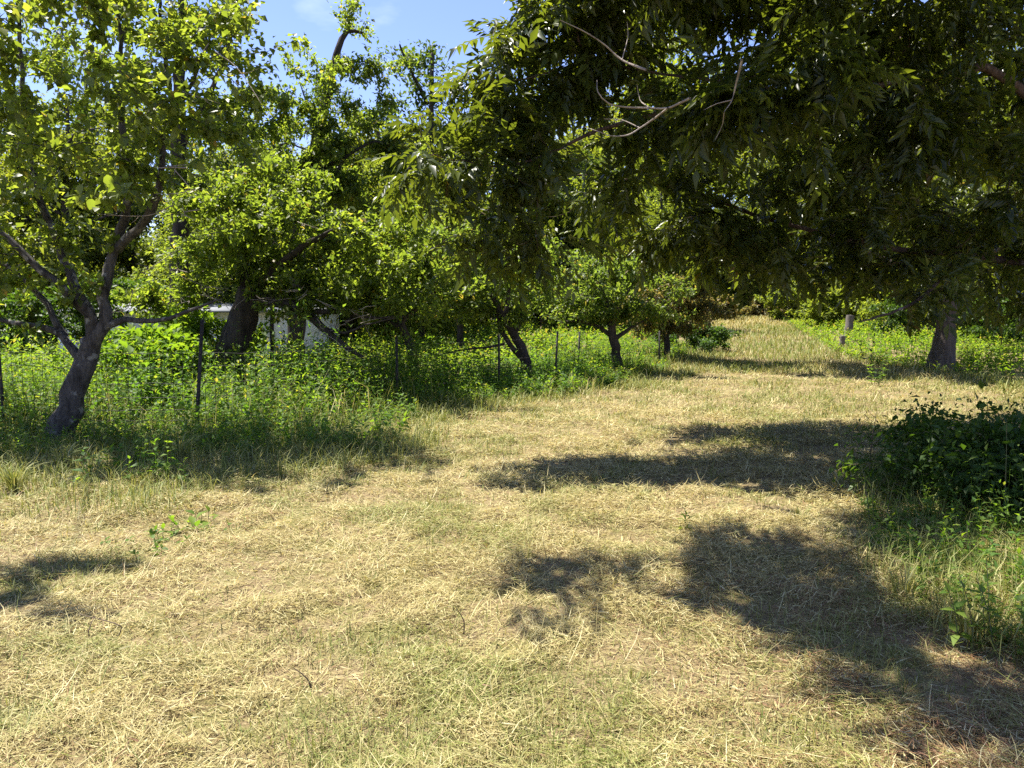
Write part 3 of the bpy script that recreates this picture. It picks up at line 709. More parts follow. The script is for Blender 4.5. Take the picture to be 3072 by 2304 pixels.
# ---- tall dark tree behind the left crown
Y4 = 16.5
t4 = Tree('tall_vine_tree', 'tall dark tree draped with leaves rising behind the left crown', 'tree', onground(pt(178, 380, Y4)[0], Y4), 9, 'bark_dark')
t4.limb([t4.loc - np.array([0, 0, .1]), pt(180, 250, Y4), pt(178, 120, Y4), pt(182, 30, Y4), pt(180, -90, Y4)], .22, .05, 'trunk', .3, .3, 12)
t4.limb([pt(178, 130, Y4), pt(165, 60, Y4 + .2), pt(158, -40, Y4 + .2)], .07, .02, usable=.2)
t4.limb([pt(180, 150, Y4), pt(220, 70, Y4), pt(240, -10, Y4)], .07, .02, usable=.2)
e4 = [(pt(160, 20, Y4), (1.0, 1.0, 1.0)), (pt(230, 40, Y4), (.7, .8, 1.2)), (pt(250, 110, Y4), (.7, .8, .9)), (pt(190, -60, Y4), (1.6, 1.2, 1.0)), (pt(262, 165, Y4), (.6, .7, .8)), (pt(200, 150, Y4), (1.2, 1., 1.)),
      (pt(90, 60, Y4), (1.4, 1., 1.3)), (pt(228, 210, Y4), (1.0, .8, .7))]
t4.grow(clumps(t4.rng, e4, 420, 5, .26, .4), .25)
t4.leaves(t4.leaf_spots(24, .9, L=(.09, .13), droop=.35), DI, 'pear', warm=.02)

# ---- slim sapling with an upright top left of the sky gap
Y5 = 15.5
t5 = Tree('slender_sapling', 'slender sapling whose pointed top stands in the sky gap', 'tree', onground(pt(272, 380, Y5)[0], Y5), 12, 'bark_dark')
t5.limb([t5.loc - np.array([0, 0, .1]), pt(272, 260, Y5), pt(276, 200, Y5), pt(277, 158, Y5)], .05, .008, 'trunk', .5, .2, 8)
t5.grow(clumps(t5.rng, [(pt(276, 185, Y5), (.25, .25, .5)), (pt(274, 225, Y5), (.4, .4, .5))], 60, 4, .15, .3), .18)
t5.leaves(t5.leaf_spots(6, .6, L=(.08, .12)), DI, 'pear', warm=.02)

# ---- orchard trees in the middle
def orchard(name, label, px, py, Y, seed, limbs, ells, leafs, mat, warm, n, bark='bark_dark', per=17, L=(.085, .125), r=.12):
    t = Tree(name, label, 'tree', onground(pt(px, py, Y)[0], Y), seed, bark)
    for k, (pts, a, bb) in enumerate(limbs):
        P = [pt(q[0], q[1], Y + (q[2] if len(q) > 2 else 0)) for q in pts]
        if k == 0: P[0] = t.loc - np.array([0, 0, .1])
        t.limb(P, a, bb, 'trunk' if k == 0 else 'limb', .55 if k == 0 else .3, .2 if k == 0 else 0)
    t.grow(clumps(t.rng, [(pt(a, c, Y + d), rr) for a, c, d, rr in ells], n, 5, .24, .5), .22, .04)
    t.leaves(t.leaf_spots(per, .75, L=L), leafs, mat, warm=warm); return t
orchard('leaning_apple_tree', 'small tree leaning left with two crossing stems beside the middle fence post', 530, 378, 17.0, 21,
        [([(530, 378), (524, 355), (514, 335), (503, 318), (494, 300), (486, 285)], .13, .04), ([(526, 362), (510, 345), (500, 325), (497, 312)], .07, .03),
         ([(505, 322), (508, 300), (512, 280), (522, 262)], .06, .015), ([(514, 335), (522, 318), (520, 300), (528, 285, -.3)], .05, .012), ([(504, 344), (490, 347, -.2), (460, 350, -.4), (430, 358, -.6)], .035, .01),
         ([(512, 250, -.2), (515, 270, -.1), (522, 292, -.1)], .012, .02)],
        [(470, 280, 0, (1.1, 1., .6)), (520, 290, 0, (.9, .9, .55)), (500, 255, .2, (1.2, 1., .6)), (545, 275, 0, (.6, .7, .6)), (450, 300, 0, (.8, .7, .4)), (515, 310, -.2, (.7, .6, .25))], DI, 'apple', .03, 300)
orchard('round_apple_tree', 'small round tree with a short dark trunk in the sunny weeds', 619, 366, 19.0, 22,
        [([(619, 366), (615, 348), (613, 336), (612, 322)], .13, .09), ([(613, 336), (596, 325), (575, 321), (560, 322)], .06, .012), ([(614, 340), (630, 328), (650, 318)], .06, .015),
         ([(612, 325), (606, 300), (600, 280)], .06, .015), ([(613, 325), (622, 302), (632, 285)], .055, .015)],
        [(600, 290, 0, (1.2, 1.1, .8)), (635, 295, 0, (1.1, 1.0, .7)), (575, 305, 0, (.9, .9, .45)), (615, 265, .2, (.9, .8, .4)), (655, 308, 0, (.7, .7, .4))], DI, 'apple', .05, 330)
orchard('russet_apple_tree', 'small tree with browning russet leaves at the end of the weed belt', 668, 358, 23.0, 25,
        [([(668, 358), (666, 340), (664, 325)], .10, .07), ([(666, 335), (680, 322), (695, 312)], .05, .012), ([(664, 328), (655, 310), (650, 295)], .05, .012)],
        [(668, 308, 0, (1.2, 1.1, .5)), (690, 318, 0, (1.0, 1.0, .45)), (655, 325, 0, (.8, .8, .35)), (680, 290, .3, (1.0, .9, .4))], DI, 'russet', .0, 230, per=28)
orchard('hollow_apple_tree', 'dark old tree with drooping grey twigs between the thick trunk and the crossing stems', 418, 372, 15.0, 27,
        [([(418, 372), (412, 350), (402, 325), (398, 300)], .11, .05), ([(404, 330), (380, 318), (360, 322)], .05, .01), ([(402, 322), (425, 300), (445, 285)], .05, .012), ([(398, 305), (390, 275), (395, 250)], .045, .012)],
        [(400, 265, 0, (1.0, .9, .5)), (440, 270, .2, (.9, .8, .5)), (365, 280, 0, (.7, .7, .4)), (420, 235, .4, (1.0, .9, .45)), (405, 305, 0, (.8, .5, .2))], DI, 'apple', .04, 240)
orchard('leafy_plum_tree', 'bushy green tree behind the crossing stems', 462, 372, 24.0, 29,
        [([(462, 372), (460, 330), (455, 290)], .14, .06), ([(460, 320), (480, 290), (500, 260)], .06, .015), ([(458, 310), (435, 280), (420, 255)], .06, .015)],
        [(450, 265, 0, (2.0, 1.5, 1.1)), (500, 260, 0, (1.7, 1.5, 1.2)), (410, 255, 0, (1.6, 1.4, 1.2)), (470, 305, 0, (1.8, 1.2, .5)), (540, 285, .4, (1.4, 1.2, .8))], DI, 'pear', .02, 420, L=(.11, .16))

def dead_wood(t, ells, n, seed):
    rng = np.random.default_rng(seed); a = Acc()
    for k in range(n):
        c, r = ells[rng.integers(len(ells))]; p = np.asarray(c) + rng.normal(0, .5, 3) * np.asarray(r) + np.array([0, -.6 * r[1], -.2 * r[2]])
        L = rng.uniform(.3, .75); d = nrm(np.array([rng.normal(), rng.normal() * .5, rng.uniform(-.7, .4)])); e = nrm(np.array([rng.normal(), rng.normal() * .5, rng.uniform(-.9, .2)]))
        P, t_ = catmull([p, p + d * L * .4, p + d * L * .55 + e * L * .35, p + d * L * .6 + e * L * .7], .06); V, Q = tube(P, .007 * (1 - .7 * t_), 4); a.add(V, Q=Q)
        for f in (.45, .7):
            q = P[int(len(P) * f)]; e2 = nrm(d + rng.normal(0, .8, 3)); V, Q = tube(np.array([q, q + e2 * L * .12, q + e2 * L * .26 + np.array([0, 0, .02])]), np.array([.006, .005, .002]), 3); a.add(V, Q=Q)
    tag(obj('dead_twigs', a.mesh('dead_twigs', M['twig_pale'], t.loc, True), t.root), kind='stuff')
dead_wood(t1, e1[:9], 26, 1); dead_wood(t2, e2, 34, 2)

# ------------------------------------------------------------------ the two pecans
CLS = [compound_leaf(s_, p_, simple=True) for s_, p_ in ((1, 5), (2, 5), (3, 6), (4, 5), (5, 4), (6, 6))]
CL = [compound_leaf(s_, p_) for s_, p_ in ((1, 5), (2, 5), (3, 6), (4, 5), (5, 4), (6, 6))]
def pecan_leaves(t, spots, singles):
    base, ax, no, L = spots; rng = t.rng; n = len(base)
    pick = np.zeros(n, bool)
    if singles:
        px, py, f = project(base + ax * L[:, None] * .5); vis = (px > 2) & (px < 1022) & (py > 2) & (py < 600)
        edge = np.where(px < 620, 1.25, 1.0)
        pick[np.argsort(-np.where(vis, L / f * edge, 0))[:singles]] = True; pick &= vis
    qx, qy, qf = project(base); gone = (qx < 600) & (qy > 75) & (rng.random(n) < .42) if singles else np.zeros(n, bool)
    kind = rng.integers(0, len(CL), n); a = Acc()
    for k, (Vt, (Tt, Qt), Rt) in enumerate(CLS):
        s_ = np.nonzero((kind == k) & ~pick & ~gone)[0]
        if not len(s_): continue
        V, T, own = leaf_batch(base[s_], ax[s_], no[s_], L[s_], (Vt, Tt))
        m = len(Vt); Q = (np.arange(len(s_))[:, None, None] * m + Qt[None]).reshape(-1, 4)
        tone = rng.normal(0, .14, len(s_))
        a.add(V, T, Q, rnd=np.clip(np.tile(Rt, len(s_)) * .85 + tone[own], 0, 1))
    tag(obj('crown', a.mesh('crown', M['pecan'], t.loc), t.root), kind='stuff')
    if singles:
        me = [make_mesh('leaf', Vt, Tt, Qt, M['pecan'], np.clip(Rt * .8 + .1, 0, 1)) for Vt, (Tt, Qt), Rt in CL]
        for q in np.nonzero(pick)[0]: place_leaf(me[kind[q]], t.root, base[q] - t.loc, ax[q], no[q], L[q])

p1 = Tree('near_pecan_tree', 'large dark pecan overhanging the track, its low limbs entering from the right edge', 'tree', onground(8.3, 9.4), 31, 'bark_limb')
p1.limb([onground(8.3, 9.4, -.1), np.array([8.25, 9.4, 1.6]), np.array([8.1, 9.3, 3.4]), np.array([7.9, 9.2, 5.5]), np.array([7.7, 9.0, 8.0]), np.array([7.5, 8.8, 10.0])], .34, .08, 'trunk', .45, .3, 14, M['bark_pecan'])
p1.limb([np.array([8.2, 9.4, 2.6]), pt(1010, 82, 9.2), pt(960, 74, 9.1), pt(880, 84, 9.0), pt(800, 92, 8.9), pt(700, 105, 8.7), pt(600, 130, 8.5), pt(520, 165, 8.3), pt(450, 160, 8.2)], .06, .006, usable=.35)
p1.limb([np.array([8.2, 9.4, 2.0]), pt(1020, 262, 9.6), pt(960, 255, 9.9), pt(880, 246, 10.1), pt(780, 222, 10.4), pt(680, 190, 10.7), pt(580, 175, 10.8), pt(500, 190, 10.6)], .055, .006, usable=.35)
p1.limb([pt(790, 92, 8.9), pt(720, 82, 8.8), pt(650, 72, 8.7), pt(590, 62, 8.6), pt(540, 75, 8.5), pt(490, 85, 8.4)], .018, .005, usable=.2)
p1.limb([np.array([8.1, 9.3, 4.0]), np.array([6.0, 8.6, 5.2]), np.array([4.0, 7.8, 5.8]), np.array([2.4, 7.0, 5.8]), np.array([0.6, 6.4, 5.7]), np.array([-1.8, 6.1, 5.5])], .09, .01, usable=.3)
p1.limb([np.array([8.0, 9.3, 5.0]), np.array([6.5, 10.2, 6.4]), np.array([4.5, 11.0, 7.0]), np.array([2.5, 11.3, 6.8])], .09, .02, usable=.3)
p1.limb([np.array([8.2, 9.2, 3.8]), np.array([7.2, 7.4, 5.4]), np.array([5.6, 6.4, 6.1]), np.array([4.2, 6.0, 6.2])], .08, .02, usable=.3)
p1.limb([pt(960, 255, 9.9), pt(930, 290, 9.2), pt(900, 310, 8.6), pt(860, 322, 8.2)], .03, .008, usable=.2)
E = lambda px, py, Y, r: (pt(px, py, Y), r)
ep = [E(600, 40, 8.8, (.6, .6, .45)), E(540, 25, 8.8, (.5, .5, .3)), E(640, 110, 8.9, (.6, .7, .5)), E(580, 200, 9.0, (.5, .6, .4)),
      E(610, 190, 10.0, (.8, .9, .6)), E(690, 175, 10.2, (1.1, 1.0, .9)), E(700, 60, 9.8, (.9, 1.0, .5)),
      E(770, 120, 8.8, (.8, .8, .6)), E(780, 220, 10.2, (1.2, 1.0, .8)), E(760, 30, 9.2, (1.1, 1., .8)), E(860, 100, 9.2, (1.3, 1.1, 1.0)), E(870, 220, 10.0, (1.3, 1.1, .9)),
      E(960, 60, 9.4, (1.5, 1.2, 1.1)), E(965, 190, 9.6, (1.4, 1.2, 1.0)), E(870, 288, 8.9, (.9, .6, .35)), E(960, 265, 9.4, (1.1, .7, .4)), E(800, 258, 9.6, (.7, .6, .35)), E(720, 235, 10.2, (.7, .7, .4)),
      E(1040, 250, 9.6, (1.0, 1.0, 1.2)), E(700, 130, 9.2, (.8, .8, .7)), E(850, -10, 9.6, (1.3, 1.1, .8)), E(970, -30, 9.8, (1.4, 1.2, .9)), E(920, 20, 11.0, (1.6, 1.2, .9)), E(780, 10, 10.6, (1.3, 1., .8)), E(600, -40, 9.0, (.9, .8, .5)), E(720, -60, 9.0, (1.2, 1., .6)),
      ((2.2, 7.5, 5.2), (.9, .8, .45)), ((3.2, 7.8, 5.4), (1.2, 1.0, .6)), ((4.6, 8.0, 6.0), (1.6, 1.3, .8)), ((4.4, 6.4, 6.2), (1.2, 1.0, .6)), ((3.6, 11.2, 7.0), (1.8, 1.2, .9)), ((6.5, 10.3, 6.9), (1.8, 1.5, 1.2)),
      ((7.6, 8.8, 9.6), (2.4, 2.2, 1.4)), ((5.2, 11, 4.6), (1.6, 1.2, .9)), ((7.2, 11.5, 4.5), (1.5, 1.5, 1.2)), ((8.4, 14.0, 5.0), (1.8, 1.4, .7)), ((6.6, 13.2, 5.2), (1.3, 1.1, .6))]
high = [((-1.8, 5.7, 5.5), (.3, .28, .12)), ((-1.2, 5.5, 5.5), (.38, .3, .12)), ((-.6, 5.95, 5.5), (.36, .3, .12)), ((-.05, 6.2, 5.6), (.4, .25, .12)), ((-.55, 5.2, 5.6), (.3, .25, .12)), ((-.25, 5.4, 5.6), (.25, .3, .12)),
        ((0.0, 4.75, 5.6), (.42, .35, .2)), ((.4, 4.35, 5.7), (.45, .35, .2)), ((-.35, 4.3, 5.6), (.35, .25, .15)), ((.3, 3.9, 5.7), (.4, .3, .2)),
        ((.8, 6.7, 5.7), (.45, .35, .15)), ((2.3, 6.9, 5.4), (.8, .6, .3)), ((3.2, 6.9, 5.6), (.8, .7, .3)), ((2.9, 6.0, 5.7), (.7, .5, .25)), ((1.6, 10.3, 5.8), (1.0, .8, .3)), ((3.2, 10.2, 6.2), (1.2, .9, .3)), ((4.8, 10.0, 6.8), (1.2, .9, .3)), ((2.4, 9.2, 5.6), (1.0, .7, .3)), ((.9, 8.2, 4.9), (.5, .4, .2)), ((1.5, 8.0, 5.0), (.5, .4, .2))]
spray = [E(770, 82, 7.5, (.55, .25, .14)), E(700, 88, 7.5, (.4, .25, .12)), E(810, 66, 7.6, (.4, .25, .12)), E(745, 120, 7.6, (.35, .2, .12))]
top = [E(515, 40, 8.6, (.3, .4, .3)), E(570, 70, 8.7, (.5, .4, .3)), E(530, 105, 8.6, (.4, .4, .16)), E(590, 20, 8.9, (.5, .4, .3))]
left = [E(462, 150, 8.3, (.5, .6, .5)), E(420, 125, 8.4, (.3, .4, .3)), E(440, 100, 8.5, (.4, .4, .22)), E(490, 215, 8.2, (.5, .5, .32)), E(545, 235, 8.4, (.45, .5, .25)), E(480, 70, 8.5, (.3, .4, .18)), E(520, 150, 8.3, (.5, .5, .4)), E(425, 195, 8.1, (.3, .4, .22))]
p1.grow(np.vstack([clumps(p1.rng, ep, 920, 4, .3, .35), clumps(p1.rng, left, 72, 3, .16, .6), clumps(p1.rng, top, 64, 4, .2, .4), clumps(p1.rng, spray, 36, 3, .12, .6), clumps(p1.rng, high, 400, 4, .2, .4, .45)]), .22, .06, .003)
p1.ok = None
pecan_leaves(p1, p1.leaf_spots(4.0, .75, L=(.25, .40), droop=.22, nj=.45), 300)
# bare dead twigs in front of the shade
dead = Acc(); rg = np.random.default_rng(5)
for pts_, r_ in (([(690, 98), (668, 108), (650, 108), (625, 107), (608, 103), (598, 92), (597, 80)], .011), ([(668, 108), (655, 118), (640, 128), (628, 135), (612, 136), (600, 132), (585, 127)], .009),
                 ([(650, 108), (640, 100), (637, 84)], .006), ([(640, 128), (622, 120), (604, 119)], .005), ([(646, 70), (622, 60), (605, 45), (585, 32), (560, 20)], .010), ([(622, 60), (628, 36), (627, 22)], .005),
                 ([(742, 60), (736, 84), (732, 100), (724, 112)], .010), ([(732, 100), (716, 104), (704, 110)], .006), ([(724, 112), (722, 126), (715, 140)], .005)):
    P, t_ = catmull([pt(a_, c_, 6.3 + .25 * math.sin(k_)) for k_, (a_, c_) in enumerate(pts_)], .05)
    V, Q = tube(P, r_ * (1 - .75 * t_), 5, .2, rg); dead.add(V, Q=Q)
obj('dead_twigs', dead.mesh('dead_twigs', M['twig_pale'], p1.loc, True), p1.root)['label'] = 'pale leafless dead twigs hanging below the pecan limb'

Yp = 20.0
p2 = Tree('far_pecan_tree', 'pecan with a stout grey trunk standing beyond the track on the right', 'tree', onground(pt(942, 372, Yp)[0], Yp), 33, 'bark_pecan')
c2 = p2.loc
p2.limb([c2 - np.array([0, 0, .1]), c2 + np.array([.0, 0, .8]), c2 + np.array([.03, 0, 2.0]), c2 + np.array([.05, .2, 4.0]), c2 + np.array([0, .5, 7.0])], .27, .12, 'trunk', .4, .55, 16)
p2.limb([c2 + np.array([0, 0, 2.1]), c2 + np.array([-2, .8, 3.2]), c2 + np.array([-4.2, 1.6, 3.8]), c2 + np.array([-6.0, 2.2, 3.7])], .11, .02)
p2.limb([c2 + np.array([0, .1, 2.6]), c2 + np.array([1.6, 1.2, 3.9]), c2 + np.array([3.4, 2.0, 4.6])], .10, .02)
p2.limb([c2 + np.array([0, .1, 3.2]), c2 + np.array([-1.2, 2.4, 5.0]), c2 + np.array([-2.5, 4.0, 6.0])], .10, .02)
p2.limb([c2 + np.array([0, 0, 2.8]), c2 + np.array([-1.4, -.8, 3.7]), c2 + np.array([-3.4, -1.0, 4.1])], .07, .02)
p2.limb([c2 + np.array([0, 0, 2.3]), c2 + np.array([.6, -.9, 3.0]), c2 + np.array([1.0, -2.2, 3.2])], .07, .02)
ep2 = [(c2 + np.array(o_), r_) for o_, r_ in (((-5.6, 2.2, 3.4), (1.5, 1.3, .9)), ((-3.4, 1.6, 3.6), (1.5, 1.4, 1.0)), ((-1.2, .4, 3.3), (1.5, 1.2, 1.1)), ((1.2, 0, 3.2), (1.5, 1.3, 1.1)), ((3.2, 1.6, 3.6), (1.8, 1.5, 1.4)),
        ((0, 2, 6.5), (2.6, 2.2, 1.8)), ((-2.6, 3.4, 5.6), (2.2, 1.8, 1.4)), ((2.8, 2.8, 6), (2.2, 2., 1.6)), ((-.8, -.6, 2.2), (1.0, .6, .6)), ((.9, -.4, 2.0), (.8, .6, .5)), ((2.4, .6, 2.2), (1.0, .8, .7)), ((-4.6, -.6, 4.0), (1.3, 1.1, .5)), ((-1.6, -1.8, 4.3), (1.5, 1.2, .6)), ((1.2, -2.4, 4.3), (1.5, 1.3, .6)), ((-3.2, .6, 4.6), (1.4, 1.1, .6)))]
front = [(c2 + np.array(o_), r_) for o_, r_ in (((-6.2, 2.6, 3.9), (1.5, 1.1, .4)), ((-4.6, -.4, 4.0), (1.3, .9, .4)), ((-1.8, -1.5, 4.3), (1.5, 1.0, .4)), ((1.2, -2.0, 4.3), (1.5, 1.1, .4)), ((-3.2, .8, 4.4), (1.4, 1., .4)), ((3.2, -1.0, 4.6), (1.5, 1.2, .4)))]
p2.grow(np.vstack([clumps(p2.rng, ep2, 480, 4, .36, .4), clumps(p2.rng, front, 300, 4, .26, .3)]), .28, .08)
pecan_leaves(p2, p2.leaf_spots(3, .9, L=(.34, .46), droop=.25, nj=.45), 0)

# ------------------------------------------------------------------ woods behind
def wood_tree(name, label, seed, h, wd, mat, leafL, ntips, group, low=.08, bark='bark_dark', per=26, tm=DI):
    t = Tree(name, label, 'tree', (0, 0, 0), seed, bark, group); rng = t.rng
    lean = rng.normal(0, .04, 2) * h
    t.limb([np.array([0, 0, -.3]), np.array([lean[0] * .3, lean[1] * .3, h * .3]), np.array([lean[0], lean[1], h * .62]), np.array([lean[0] * 1.4, lean[1] * 1.4, h * .92])], .022 * h, .006 * h, 'trunk', .25, .3, 10)
    for k in range(5):
        a = k * 2.4 + rng.random(); z = h * (.28 + .12 * k); q = np.array([math.cos(a), math.sin(a), 0])
        t.limb([np.array([lean[0] * z / h, lean[1] * z / h, z]), q * wd * .4 + np.array([0, 0, z + h * .08]), q * wd * .8 + np.array([0, 0, z + h * .13])], .008 * h, .003 * h, sides=6)
    ells = []
    for k in range(9):
        a = k * 2.4 + rng.random(); f = k / 8.; z = h * (low + (.92 - low) * f); rr = wd * (1 - .75 * max(0, f - .45) / .55) * .62
        ells.append((np.array([math.cos(a) * rr * .8, math.sin(a) * rr * .8, z]), (rr * .8, rr * .8, h * .11)))
    t.grow(clumps(rng, ells, ntips, 5, .045 * h, .55), .45, .03, .006)
    t.leaves(t.leaf_spots(per, 1.5, L=leafL, centre=np.array([0, 0, h * .5]), scat=.22), tm, mat)
    return t
G = 'woodland trees behind the field'
KW = [wood_tree('woodland_tree', 'mid green woodland tree in the wall of trees', 41, 11, 3.6, 'forest', (.16, .26), 420, G),
      wood_tree('woodland_tree', 'dark green woodland tree in the wall of trees', 42, 12, 3.4, 'forest_dark', (.16, .26), 380, G),
      wood_tree('woodland_tree', 'tall pale green tree behind the hanging pecan limb', 43, 17, 4.2, 'forest_pale', (.18, .28), 420, G, .2),
      wood_tree('woodland_tree', 'broad yellow green tree in the wall of trees', 44, 9, 3.6, 'forest_pale', (.15, .24), 360, G, .12)]
first = [True] * 4
PLACES = ((-10, 'beyond the far left post'), (50, 'behind the first fence post'), (110, 'behind the lichened fork'), (200, 'behind the left end of the shed'), (250, 'behind the thick dark trunk'), (320, 'behind the right end of the shed'),
          (390, 'below the hooked trunk'), (450, 'behind the hollow old tree'), (510, 'behind the crossing stems'), (560, 'right of the crossing stems'), (610, 'behind the round apple tree'), (650, 'right of the round apple tree'), (700, 'behind the russet tree'),
          (750, 'above the far bend of the track'), (800, 'right of the far bend'), (860, 'behind the broad wooden post'), (920, 'left of the stout grey trunk'), (960, 'behind the stout grey trunk'), (1010, 'right of the stout grey trunk'), (9999, 'at the right edge'))
used = {}
lab_auto = lambda t: t in (LL, LW, RW)
def put(kind, px, Y, sc, label):
    x = pt(px, 330, Y)[0]; loc = onground(x, Y)
    if lab_auto(label):
        hue = ('mid green', 'dark green', 'tall pale', 'yellow green')[kind]; row = 'nearest row' if Y < 34 else ('middle row' if Y < 50 else 'far row')
        spot = next(t for lim, t in PLACES if px < lim)
        label = '%s woods tree, %s, %s' % (hue, row, spot)
        if label in used: label = label.replace(' tree,', ' tree standing %s,' % ('farther back' if Y > used[label] else 'in front'))
        used[label] = Y
    if first[kind]:
        r = KW[kind].root; r.location = loc; r.scale = (sc,) * 3; r.rotation_euler = (0, 0, random.random() * 6); r['label'] = label; first[kind] = False
    else:
        copy_tree(KW[kind].root, loc, random.random() * 6, sc, label, G)
LW = 'green woodland tree in the dense wall of trees behind the orchard'
RW = 'green woodland tree behind the branches of the overhanging pecans'
LL = 'green tree behind the shed and the left crown'
for kind, px, Y, sc, lab in ((1, 345, 34, .9, 'dark narrow tree in the low gap below the hooked trunk'), (0, 262, 30, .85, LL), (3, 395, 33, 1.05, LW), (1, 425, 40, 1.2, LW), (0, 470, 42, 1.25, LW), (3, 520, 40, 1.05, LW),
                         (0, 566, 46, 1.25, LW), (3, 596, 38, 1.0, LW), (2, 645, 60, 1.5, 'tall pale tree showing between the sky holes above the pecan limb'), (0, 640, 68, 1.7, RW), (3, 690, 70, 1.7, RW),
                         (0, 740, 74, 1.9, RW), (0, 705, 76, 1.9, RW), (3, 765, 72, 1.6, RW), (0, 815, 64, 1.7, RW), (1, 850, 56, 1.5, RW), (0, 905, 40, 1.25, RW), (1, 950, 44, 1.5, RW), (0, 1000, 36, 1.2, RW), (3, 1040, 33, 1.2, RW), (1, 1080, 40, 1.5, RW),
                         (0, 380, 62, 1.4, LW), (3, 440, 60, 1.4, LW), (0, 500, 66, 1.5, LW), (3, 555, 64, 1.6, LW), (0, 620, 80, 2.2, RW), (3, 660, 36, .8, RW), (3, 728, 68, 1.3, RW), (3, 780, 64, 1.8, RW), (0, 795, 68, 1.5, RW), (3, 870, 46, 1.1, RW), (0, 880, 60, 1.9, RW), (3, 930, 33, .9, RW), (0, 975, 55, 1.9, RW), (0, 330, 55, 1.15, LL), (3, 270, 55, 1.2, LL), (1, 90, 40, 1.1, LL), (3, 0, 38, 1.1, LL), (0, 60, 26, .75, LL), (3, 300, 28, .62, LL), (1, 240, 27, .65, LL), (0, -20, 22, .7, LL), (3, 205, 24, .62, LL), (0, 350, 27, .72, LL), (3, 455, 33, .95, LW), (1, 545, 36, 1.0, LW), (3, 420, 28, .7, LW), (0, 130, 31, .95, LL), (1, 40, 29, .9, LL), (0, -60, 27, 1.0, LL), (3, 190, 36, .9, LL), (1, 215, 42, 1.0, LL), (0, 305, 44, .95, LL)):
    put(kind, px, Y, sc, lab)

# ------------------------------------------------------------------ bushes
def bush(name, label, loc, seed, ells, n, mat, leafL, tm, per=8, singles=0, spread=.16, cat='bush', reach=.5):
    t = Tree(name, label, cat, loc, seed, 'stem'); rng = t.rng; loc = np.asarray(loc)
    c = np.mean([e[0] for e in ells], axis=0)
    for k in range(5):
        a = k * 1.26 + rng.random(); q = np.array([math.cos(a), math.sin(a), 0]); h = max(.25, c[2] - loc[2])
        t.limb([loc + q * .04 - np.array([0, 0, .05]), loc + q * .18 * h + np.array([0, 0, h * .5]), loc + (c - loc) * .8 + q * .5 * h], .012 + .01 * h, .005, 'stem', .1, sides=6)
    t.grow(clumps(rng, ells, n, 5, spread, .6), .12, .0, .003)
    t.leaves(t.leaf_spots(per, reach, L=leafL, centre=c), tm, mat, singles, near=LN); return t
LN = leaf_lance(.26, .06, .2)
g = onground(4.55, 6.7)
bush('vine_bush', 'large dark mound of vines and leaves in shade at the right edge', g, 51,
     [((4.1, 6.4, .36), (.8, .7, .34)), ((4.9, 6.3, .38), (.9, .8, .36)), ((3.55, 6.1, .26), (.55, .5, .30)), ((5.7, 6.6, .4), (.9, .8, .4)), ((4.6, 5.6, .36), (.8, .55, .36)), ((3.75, 5.4, .22), (.55, .45, .25)), ((4.4, 7.1, .36), (.7, .5, .32)), ((3.9, 4.7, .16), (.6, .5, .18)), ((5.2, 5.0, .3), (.8, .6, .32))],
     800, 'bush', (.035, .085), leaf_diamond(.28, .07, .2), 18, 260, .2)
g = gpt(690, 352)
bush('bramble_bush', 'dark green bramble bush round the thin grey post at the end of the weeds', onground(g[0], g[1]), 52, [(onground(g[0], g[1], .45), (1.1, .8, .5)), (onground(g[0] + .7, g[1] + .4, .5), (.7, .7, .45))], 130, 'bush', (.09, .14), DI, 20)
for k, (px, py, Y, r, mat, lab) in enumerate(((790, 322, 45, (1.9, 1.2, 1.2), 'forest_pale', 'rounded light green bush at the far bend of the track'), (742, 318, 52, (2.2, 1.2, .9), 'russet', 'low brown twiggy bush at the far end of the track'),
                                               (708, 312, 46, (1.7, 1.2, .9), 'russet', 'brown twiggy bush left of the far end of the track'), (828, 322, 38, (1.3, 1.0, 1.1), 'forest_pale', 'pale green bush beside the broad wooden post'),
                                               (768, 305, 56, (2.6, 1.4, 1.4), 'forest', 'dense green bush behind the brown twiggy bush'))):
    g = onground(pt(px, py, Y)[0], Y)
    bush('wild_bush', lab, g, 60 + k, [(g + np.array([0, 0, r[2] * .75]), r), (g + np.array([r[0] * .7, .2, r[2] * .5]), (r[0] * .6, r[1] * .7, r[2] * .5))], 170, mat, (.13, .2), DI, 24, 0, .28)
for k, (px, Y, hh, lab) in enumerate(((1000, 27, 1.9, 'leafy bush behind the verge at the right edge'), (890, 31, 1.6, 'leafy bush in shade left of the stout grey trunk'), (150, 12.6, 1.25, 'leafy shrub in front of the white shed wall'), (195, 14.5, 1.7, 'tall shrub between the shed and the thick dark trunk'), (112, 17.5, 2.3, 'dense dark shrub against the shed behind the lichened fork'), (40, 17.5, 2.2, 'dense dark shrub at the left end of the shed'))):
    g = onground(pt(px, 350, Y)[0], Y)
    bush('leafy_shrub', lab, g, 70 + k, [(g + np.array([0, 0, hh * .6]), (hh * .7, hh * .6, hh * .45))], 120, 'weed' if k in (2, 3) else 'bush', (.09, .15), DI, 18, 0, .2)

